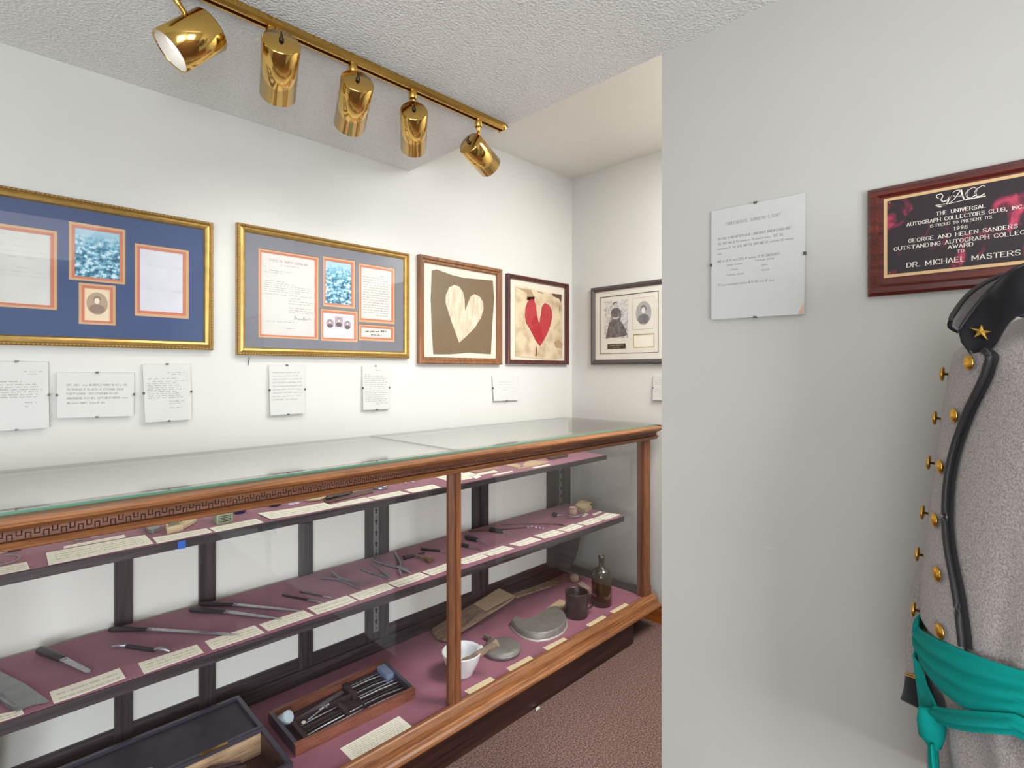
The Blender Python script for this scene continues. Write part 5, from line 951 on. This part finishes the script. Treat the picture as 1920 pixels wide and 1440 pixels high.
for k in range(6):
    y = 1.43+.026*k
    single('curved_instrument', MB().tube([(.20+.012*k, y, ZB+.020), (.32, y+.012, ZB+.040), (.44, y+.018, ZB+.046), (.53-.004*k, y+.006, ZB+.034)], [.006,.012,.011,.006], 8, .6), LEA, 'dark plum leather wrapped instrument inside the large chest', 'instrument', 'wrapped instruments inside the large chest')

# ------------------------------------------------------------------ the grey coat on its stand; built round an upright axis
S7 = math.sqrt(.5)
def LD(l, d, z): return ((d+l)*S7, (d-l)*S7, z)               # across and away from the room's diagonal
CC, FF, SS, AB = (.775, .72), (-.97, .243), (-.243, -.97), .12 # axis, facing, wearer's left, back depth
RINGS = [(0.45,0.1166),(0.6,0.1343),(0.66,0.1391),(0.72,0.146),(0.78,0.1542),(0.84,0.1613),(0.9,0.1649),(0.95,0.1625),(1,0.1574),(1.05,0.1511),(1.1,0.145),(1.15,0.1384),(1.2,0.131),(1.24,0.1272),(1.27,0.1254),(1.3,0.1269),(1.33,0.0914),(1.345,0.0635)]
def lerp(x, T):
    if x <= T[0][0]: return T[0][1]
    for (a, b), (c, d) in zip(T, T[1:]):
        if x <= c: return b+(d-b)*(x-a)/(c-a)
    return T[-1][1]
BW_ = [(.4,.30),(.8,.215),(.9,.19),(1.0,.19),(1.2,.19),(1.26,.175),(1.30,.14),(1.33,.10),(1.36,.07)]
def coat_pt(th, z, off=0.):
    a = lerp(z, RINGS); b = lerp(z, BW_); c, s = math.cos(th), math.sin(th); aa = a if c > 0 else AB
    n = Vector((c/max(aa,.02), s/b)).normalized(); x, y = aa*c+n.x*off, b*s+n.y*off
    k = min(1, max(0, (z-1.12)/.21))
    return Vector(LD(CC[0]+FF[0]*x+SS[0]*y, CC[1]+FF[1]*x+SS[1]*y, z+k*.025*(1-c)))
def folds(th, z):                                             # soft hanging folds of the cloth
    g = min(1, max(0, (th-.32)/.25)); lo = min(1, max(0, (1.16-z)/.25))
    f = .007*g*lo*(math.sin(th*17+z*3)+.5*math.sin(th*29-z*5))
    if z < .84: f += .010*min(1, (.84-z)/.1)*math.sin(th*15+1)
    return f
WOOL = M('grey_wool', (186, 177, 173), .95, rgb2=(142, 133, 131), vscale=420, bump=.6, bscale=600, sheen=.25, detail=8, ramp=(.34, .66), spec=.15, bdist=.002)
VELVET = M('black_velvet', (22, 20, 24), .75, sheen=.12, var=.3, vscale=40, spec=.2); PIPING = M('black_piping', (26, 23, 25), .55, sheen=.1)
GILT = M('gilt_button', (212, 164, 70), .25, metal=1.); COLLIN = M('grey_velvet_lining', (84, 76, 76), .85, sheen=.5); NAVY = M('navy_cuff_cloth', (20, 21, 30), .9, sheen=.1); SKYB = M('teal_sash_cloth', (0, 150, 141), .85, sheen=.0, spec=.2, var=.15, vscale=9, bump=.25, bscale=500, bdist=.0015)
base = LD(CC[0], CC[1], 0)
coat = thing('frock_coat', 'grey double breasted officer frock coat with black velvet collar and gilt buttons', 'coat', base)
def kp(name, mb, mat, label=None, parent=None, solid=0., sub=0, kind=None):
    o = part(name, mb, mat, parent or coat, label, kind)
    if solid: m = o.modifiers.new('thickness', 'SOLIDIFY'); m.thickness = solid; m.offset = 0
    if sub: m = o.modifiers.new('smooth', 'SUBSURF'); m.levels = sub; m.render_levels = sub
    return o
zs = [.50+.02*i for i in range(43)]; N = 72; rows = []
for z in zs: rows.append([coat_pt(-math.pi+2*math.pi*k/N, z, folds(-math.pi+2*math.pi*k/N, z)) for k in range(N+1)])
rows.append([Vector(LD(CC[0]+.02*FF[0], CC[1], 1.355))+(p-Vector(LD(CC[0], CC[1], 1.355)))*0.0 for p in rows[-1]])
kp('coat_body', MB().grid([r[::-1] for r in rows]), WOOL)
# the overlapping breast panel and its piped edge
EDGE_ = [(0.0785,1.308), (0.2531,1.298), (0.2007,1.278), (0.096,1.248), (-0.0087,1.214), (-0.0873,1.17), (-0.1134,1.12), (-0.0785,1.076), (-0.0087,1.038), (0.1309,0.988), (0.2094,0.95), (0.2618,0.904)]
EDGE_ = [e for e in EDGE_]
et = [(e[1], e[0]) for e in EDGE_[::-1]]
rows = []
for i in range(44):
    z = .895+(1.312-.895)*i/43; te = lerp(z, et); rows.append([coat_pt(-.75+(te+.75)*k/16, z, .0075) for k in range(17)])
kp('breast_panel', MB().grid([r[::-1] for r in rows]), WOOL, None, None, .004)
pth = []
for i in range(len(EDGE_)-1):
    a, b, c, d = EDGE_[max(i-1,0)], EDGE_[i], EDGE_[i+1], EDGE_[min(i+2,len(EDGE_)-1)]
    for k in range(6):
        t = k/6; pth.append(tuple(.5*(2*b[q]+(c[q]-a[q])*t+(2*a[q]-5*b[q]+4*c[q]-d[q])*t*t+(3*b[q]-a[q]-3*c[q]+d[q])*t**3) for q in (0, 1)))
kp('edge_piping', MB().tube([coat_pt(t+.004, z, .0095) for t, z in pth], .0040, 10), PIPING, 'black velvet piping down the front edge')
kp('edge_facing', MB().grid([[coat_pt(t+.010+.045*k/3, z, .006-.0035*k/3) for t, z in pth] for k in range(4)]), PIPING, 'black facing under the piped edge')
def button(p, nrm, r=.0105, shank=.006):
    p = Vector(p); n = Vector(nrm).normalized()
    return MB().lathe([(.002,0),(.002,shank),(r*.8,shank),(r,shank+.0015),(r*.96,shank+.003),(r*.7,shank+.0048),(r*.3,shank+.0058),(0,shank+.006)], p, 20, n)
def nrm_at(t, z): return (coat_pt(t, z, .02)-coat_pt(t, z, 0)).normalized()
for tz_ in ((0.0873,1.288), (-0.0785,1.212), (-0.1745,1.134), (-0.1309,1.056), (0.0175,0.986), (0.1047,0.912)):
    kp('button', button(coat_pt(tz_[0]-.02, tz_[1], .0085), nrm_at(*tz_), .0108, .004), GILT)
for tz_ in ((-0.6109,1.268), (-0.6109,1.198), (-0.5672,1.128), (-0.5498,1.048), (-0.5149,0.982), (-0.4625,0.896)):
    n_ = nrm_at(*tz_); n_ = (n_*.8+Vector(LD(-.5, .55, .12))).normalized()
    kp('button', button(coat_pt(tz_[0], tz_[1], .007), n_, .0118, .008), GILT)
# collar
def catmull(P, n):
    P = [Vector(p) for p in P]; out = []
    for i in range(len(P)-1):
        a, b, c, d = P[max(i-1,0)], P[i], P[i+1], P[min(i+2,len(P)-1)]
        for k in range(n):
            t = k/n; out.append(.5*((2*b)+(c-a)*t+(2*a-5*b+4*c-d)*t*t+(3*b-a-3*c+d)*t**3))
    return out+[P[-1]]
topc = [Vector(p) for p in ((0.9602,0.0835,1.3345), (0.9575,0.0721,1.3556), (0.9472,0.0499,1.3862), (0.9286,0.019,1.4096))]+[Vector(LD(*p)) for p in ((.715,.645,1.425),(.80,.66,1.437),(.85,.73,1.442),(.845,.82,1.440),(.814,.855,1.436))]+[Vector(p) for p in ((1.143,0.052,1.4275), (1.0851,0.0817,1.3992), (1.0335,0.0979,1.3634), (1.0178,0.0994,1.3497))]
botc = [Vector(p) for p in ((0.9664,0.0716,1.3005), (0.9704,0.0619,1.304), (0.9667,0.0487,1.3093), (0.9369,0.0191,1.3493))]+[Vector(LD(*p)) for p in ((.725,.65,1.325),(.80,.66,1.325),(.85,.73,1.33),(.83,.81,1.35),(.80,.83,1.36))]+[Vector(p) for p in ((1.1201,0.0467,1.3637), (1.0794,0.0689,1.3461), (1.0403,0.0868,1.3352), (1.0256,0.0916,1.3339))]
T_, B_ = catmull(topc, 6), catmull(botc, 6); mids = []
ax = Vector(LD(.77, .735, 1.4))
def outw(p): v = p-ax; v.z = 0; return v.normalized()
rows = [[t*(1-s)+b*s+outw(t)*.006*math.sin(s*math.pi) for t, b in zip(T_, B_)] for s in (0, .25, .5, .75, 1)]
kp('collar', MB().grid(rows), VELVET, 'black velvet standing collar', None, .004)
kp('collar_lining', MB().grid([[p-outw(p)*.0035-Vector((0,0,.004*(1 if i == 0 else 0))) for p in r] for i, r in enumerate(rows)]), COLLIN, 'grey black collar lining', None, .001)
kp('collar_piping', MB().tube(T_, .0028, 8), PIPING); kp('collar_piping', MB().tube([T_[0], T_[0]*.5+B_[0]*.5+outw(T_[0])*.004, B_[0]], .0025, 8), PIPING)
sc_ = Vector((0.9578,0.0611,1.3296)); tips = [Vector((0.9588,0.0601,1.3404)), Vector((0.9572,0.0504,1.329)), Vector((0.9579,0.0547,1.3185)), Vector((0.96,0.0681,1.3228)), Vector((0.9596,0.0728,1.3354))]
nn = (tips[1]-tips[4]).cross(tips[0]-tips[3]).normalized(); nn = nn if nn.dot(-sc_+Vector((0,0,1.27))) > 0 else -nn
o_ = nn*.0035; ring_ = []
for i in range(5): ring_ += [tips[i]+o_, (tips[i]+tips[(i+1) % 5])*.5*.40+sc_*.60+o_]
mb = MB(); mb.add([sc_+nn*.0085]+ring_+[p-nn*.005 for p in ring_], [(0, 1+i, 1+(i+1) % 10) for i in range(10)]+[(1+i, 11+i, 11+(i+1) % 10, 1+(i+1) % 10) for i in range(10)])
kp('collar_star', mb, M('gold_embroidered_star', (222, 180, 76), .4, metal=.6, bump=.5, bscale=900), 'gold embroidered star')
# sleeves: the far one shows beside the sash with its navy cuff, the near one hangs past the picture's edge
def sleeve(P, R, cuff, name):
    P = catmull([LD(*p) for p in P], 6); n = len(P)-1
    def rad(i): t = i/n*(len(R)-1); k = min(int(t), len(R)-2); return R[k]+(R[k+1]-R[k])*(t-k)
    k = int(n*.80); s = kp('sleeve', MB().tube(P[:k+1], [rad(i) for i in range(k+1)], 18, .8), WOOL)
    kp('cuff', MB().tube(P[k:], [rad(i)+.003 for i in range(k, n+1)], 18, .8), NAVY, 'navy cuff', s)
    d = (P[k+1]-P[k]).normalized()
    kp('cuff_braid', MB().tube([P[k]-d*.005, P[k]-d*.003], rad(k)+.0045, 18, .8).tube([P[k]-d*.0015, P[k]+d*.0005], rad(k)+.0048, 18, .8), GILT, 'two thin gold braid lines', s)
sleeve([(.84,.895,1.27),(.86,.915,1.12),(.80,.92,.99),(.738,.90,.87),(.706,.862,.760),(.688,.850,.720)], [.062,.062,.058,.056,.055,.056], True, 'far')
sleeve([(.735,.535,1.27),(.735,.50,1.12),(.735,.49,.99),(.715,.495,.87),(.695,.505,.77),(.69,.505,.72)], [.062,.062,.058,.056,.055,.056], True, 'near')
# stand
st_ = thing('coat_stand', 'dark metal stand holding up the grey frock coat', 'stand', base)
part('base', MB().lathe([(.15,0),(.15,.012),(.03,.022),(.02,.03)], base, 32), BLACK, st_); part('pole', MB().tube([(base[0],base[1],.02),(base[0],base[1],1.30)], .014, 12), BLACK, st_)
nk = LD(.785, .735, 1.345); part('neck_block', MB().lathe([(.05,-.06),(.052,.02),(.045,.035),(0,.04)], nk, 24), M('linen_form', (176, 164, 148), .9), st_)
# sash: one wide wrapped band, a narrow lower band, a knot and two tails
sash = thing('sash', 'teal cloth sash knotted round the waist of the grey coat', 'sash', (base[0], base[1], .85))
def ribbon(Tp, Bp, off, pleat, n=10, seed=0, wave=3):
    """Tp, Bp are runs of (angle, height) on the coat; a pleated strip is stretched between them"""
    def run(P):
        o = []
        for a, b in zip(P, P[1:]):
            for k in range(8): o.append((a[0]+(b[0]-a[0])*k/8, a[1]+(b[1]-a[1])*k/8))
        return o+[P[-1]]
    Tq, Bq = run(Tp), run(Bp); rows = []
    for i in range(n+1):
        s = i/n; edge = math.sin(s*math.pi)
        rows.append([coat_pt(a[0]*(1-s)+b[0]*s, a[1]*(1-s)+b[1]*s, off+edge*.005+pleat*edge*math.sin(s*wave*6.283+j*.03+seed)) for j, (a, b) in enumerate(zip(Tq, Bq))])
    return MB().grid(rows)
up = [(-2.2,.90), (-1.2,.885), (-.75,.874), (-0.48,0.88), (-0.4625,0.872), (-0.0698,0.892), (0.1396,0.902), (0.3229,0.908), (0.5061,0.914), (0.6283,0.918), (1.0,.945), (1.6,.95), (2.4,.945), (3.3,.935), (4.083,.925)]
lo = [(-2.2,.86), (-1.2,.855), (-.75,.85), (-0.48,0.84), (-0.4974,0.82), (-0.2182,0.822), (0.0262,0.822), (0.2531,0.828), (0.4712,0.85), (0.6021,0.864), (1.0,.865), (1.6,.865), (2.4,.86), (3.3,.86), (4.083,.86)]
def kp2(name, mb, lab=None): 
    o = part(name, mb, SKYB, sash, lab); m = o.modifiers.new('thickness', 'SOLIDIFY'); m.thickness = .003; m.offset = 0; s = o.modifiers.new('smooth', 'SUBSURF'); s.levels = 1; s.render_levels = 1; return o
kp2('wide_band', ribbon(up, lo, .0105, .0042, 20, .4, 3.4))
kp2('narrow_band', ribbon([(-0.0436,0.792), (0.1134,0.81), (0.3142,0.834), (0.4712,0.852), (0.6021,0.866), (1.0,.868), (1.6,.868)], [(-0.1571,0.758), (0.0785,0.78), (0.288,0.804), (0.4451,0.824), (0.5847,0.84), (1.0,.842), (1.6,.842)],   .0150, .0036, 12, 1.2, 2))
kp2('side_strand', ribbon([(-0.5061,0.848), (-0.5149,0.812), (-0.5411,0.764), (-0.576,0.724), (-0.6021,0.702)], [(-0.2443,0.82), (-0.1833,0.808), (-0.0873,0.8), (-0.0262,0.792), (-0.0698,0.77)],   .0130, .0032, 10, .3, 2))
kn_ = Vector(coat_pt(*(-0.0873,0.758), .020)); kd = (coat_pt(*(0.0175,0.772), .02)-coat_pt(*(-0.4974,0.702), .02)).normalized(); kn2 = nrm_at(*(-0.0873,0.758))
part('knot', MB().tube([kn_+Vector((0,0,.030))-kn2*.006, kn_+Vector((0,0,.018)), kn_, kn_-Vector((0,0,.018)), kn_-Vector((0,0,.030))-kn2*.004], [.010,.0155,.0175,.0155,.011], 14, .75), SKYB, sash)
for k, (a, b, wd) in enumerate(((-.012, -.030, .026), (.006, .020, .024))):
    rows = []
    for i in range(12):
        s = i/11; z = kn_.z-.022-.26*s; hw = .014+(wd-.014)*min(1, s*6); c = kn_+kd*(a+(b-a)*s)-kn2*(.004+.012*s-.006*k); rows.append([Vector((c.x, c.y, z))+kd*hw*q+kn2*.004*math.cos(q*5+k+s*2) for q in (-1,-.66,-.33,0,.33,.66,1)])
    kp2('tail', MB().grid(rows))

# ------------------------------------------------------------------ track lights
RY = 1.352
tk = thing('track_rail', 'long polished brass ceiling track carrying the spotlights', 'track', (.70, RY, ZC))
part('channel', MB().profile_x([(RY-.018,ZC),(RY-.018,ZC-.014),(RY-.012,ZC-.021),(RY-.006,ZC-.021),(RY-.006,ZC-.012),(RY+.006,ZC-.012),(RY+.006,ZC-.021),(RY+.012,ZC-.021),(RY+.018,ZC-.014),(RY+.018,ZC)], .09, 1.300), BRASSD, tk)
part('end_cap', MB().box(1.300, 1.305, RY-.0185, RY+.0185, ZC-.0215, ZC), BRASSD, tk); part('end_cap', MB().box(.085, .09, RY-.0185, RY+.0185, ZC-.0215, ZC), BRASSD, tk)
part('inner_channel', MB().box(.092, 1.298, RY-.0058, RY+.0058, ZC-.013, ZC-.0115), M('dark_brass_slot', (96, 66, 30), .5, metal=.6), tk, 'dark slot along the track')
BULB = M('lit_bulb_face', (255, 246, 232), .5, emit=1.3); BULB2 = M('white_lamp_inside', (196, 192, 186), .6)
def head(label, cap, front, R, sx, lit=True, thumb=True):
    A, B = Vector(cap), Vector(front); ax_ = (B-A).normalized(); L_ = (B-A).length
    t = thing('track_spotlight', label, 'spotlight', (sx, RY, ZC-.021))
    part('shell', MB().lathe([(0,0),(R*.93,0),(R,.004),(R,L_),(R*.93,L_),(R*.93,L_-.004)], A, 48, ax_, cap=False), BRASS, t)
    part('reflector', MB().lathe([(R*.975,L_-.0005),(R*.93,L_-.002),(R*.90,L_-.030),(R*.5,L_-.065),(0,L_-.07)], A, 36, ax_, cap=False), BULB2, t, 'white inner reflector')
    part('bulb', MB().lathe([(R*.5,L_-.055),(R*.74,L_-.030),(R*.74,L_-.022),(R*.5,L_-.017),(0,L_-.015)], A, 32, ax_), BULB if lit else BULB2, t, 'glowing lamp face')
    top = Vector((sx, RY, ZC-.021)); el = Vector((sx, RY, ZC-.021-.030)); q = A+ax_*min(L_*.4, max(.012, (el-A).dot(ax_))); v = el-q; v -= ax_*v.dot(ax_); at = q+v.normalized()*R*.98
    part('adapter', MB().lathe([(.0125,0),(.0125,.022),(.0105,.024),(.0105,.0)], top, 20, (0,0,-1)), BRASSD, t)
    part('stem', MB().tube([top-Vector((0,0,.02)), el, el*.6+at*.4, at], [.0075,.0075,.006,.006], 12), BRASSD, t)
    if thumb:
        u = A-ax_*.002; w_ = Vector((0,0,1)); w_ = (w_-ax_*w_.dot(ax_)).normalized()
        part('thumb_switch', MB().lathe([(.006,0),(.006,.004),(.0035,.005),(.0035,.012),(.002,.013)], u, 14, -ax_).tube([u-ax_*.008, u-ax_*.008+w_*.018], [.003,.002], 8), M('dark_switch', (54, 42, 26), .4, metal=.5), t, 'dark switch on the back cap')
    p = B-ax_*.006
    l = lamp('spot_lamp', 'SPOT', p, p+ax_+Vector((0,0,-1.1)), SPOT_W if lit else 0, (1, .96, .90), spot_size=math.radians(115), spot_blend=1., shadow_soft_size=.03)
    return t
head('brass track spotlight turned toward the room with its white lamp face showing, leftmost', (.382,1.364,2.069), (.301,1.376,1.987), .0465, .307, True, False)
head('second brass track spotlight from the left, aimed at the wall', (.510,1.287,2.063), (.552,1.416,1.997), .0435, .510)
head('middle one of the five brass track spotlights, tilted to the left', (.719,1.304,2.056), (.761,1.428,1.988), .0435, .731)
head('fourth brass track spotlight from the left, hanging nearly upright', (.913,1.324,2.051), (.985,1.431,1.990), .0405, .928)
head('last brass track spotlight at the right end, swung toward the far corner', (1.171,1.375,2.047), (1.284,1.394,2.002), .0430, 1.192)
# small remnants
hk = (1.3265,1.3615)
single('ceiling_hook', MB().lathe([(.004,0),(.004,.004),(.0015,.005)], (hk[0]-.012, hk[1]-.02, ZC), 10, (0,0,-1)).tube([(hk[0]-.012,hk[1]-.02,ZC-.004),(hk[0]-.006,hk[1]-.026,ZC-.008),(hk[0]-.002,hk[1]-.022,ZC-.004)], .0012, 6), M('dark_hook_metal', (70, 66, 60), .5), 'tiny dark hook in the ceiling beside the end of the brass track', 'hook')
cr = (1.4917,1.3551,0)
single('paper_scrap', MB().prism([(cr[0]-.012,cr[1]-.004),(cr[0]+.010,cr[1]-.003),(cr[0]+.013,cr[1]+.006),(cr[0]-.006,cr[1]+.005)], 0.0, .004), PAPER, 'small white scrap of paper on the brown carpet at the foot of the case', 'scrap')
sm = (-0.4629,0.8587)
o = wall_thing('scuff_mark', 'faint grey scuff mark low on the near wall', 'mark', 'part', sm[0], sm[1]); wp('scuff', MB().poly(ell(0, 0, .012, .0022, 14), -.0004), M('scuff_grey', (196, 193, 186), .8), o)
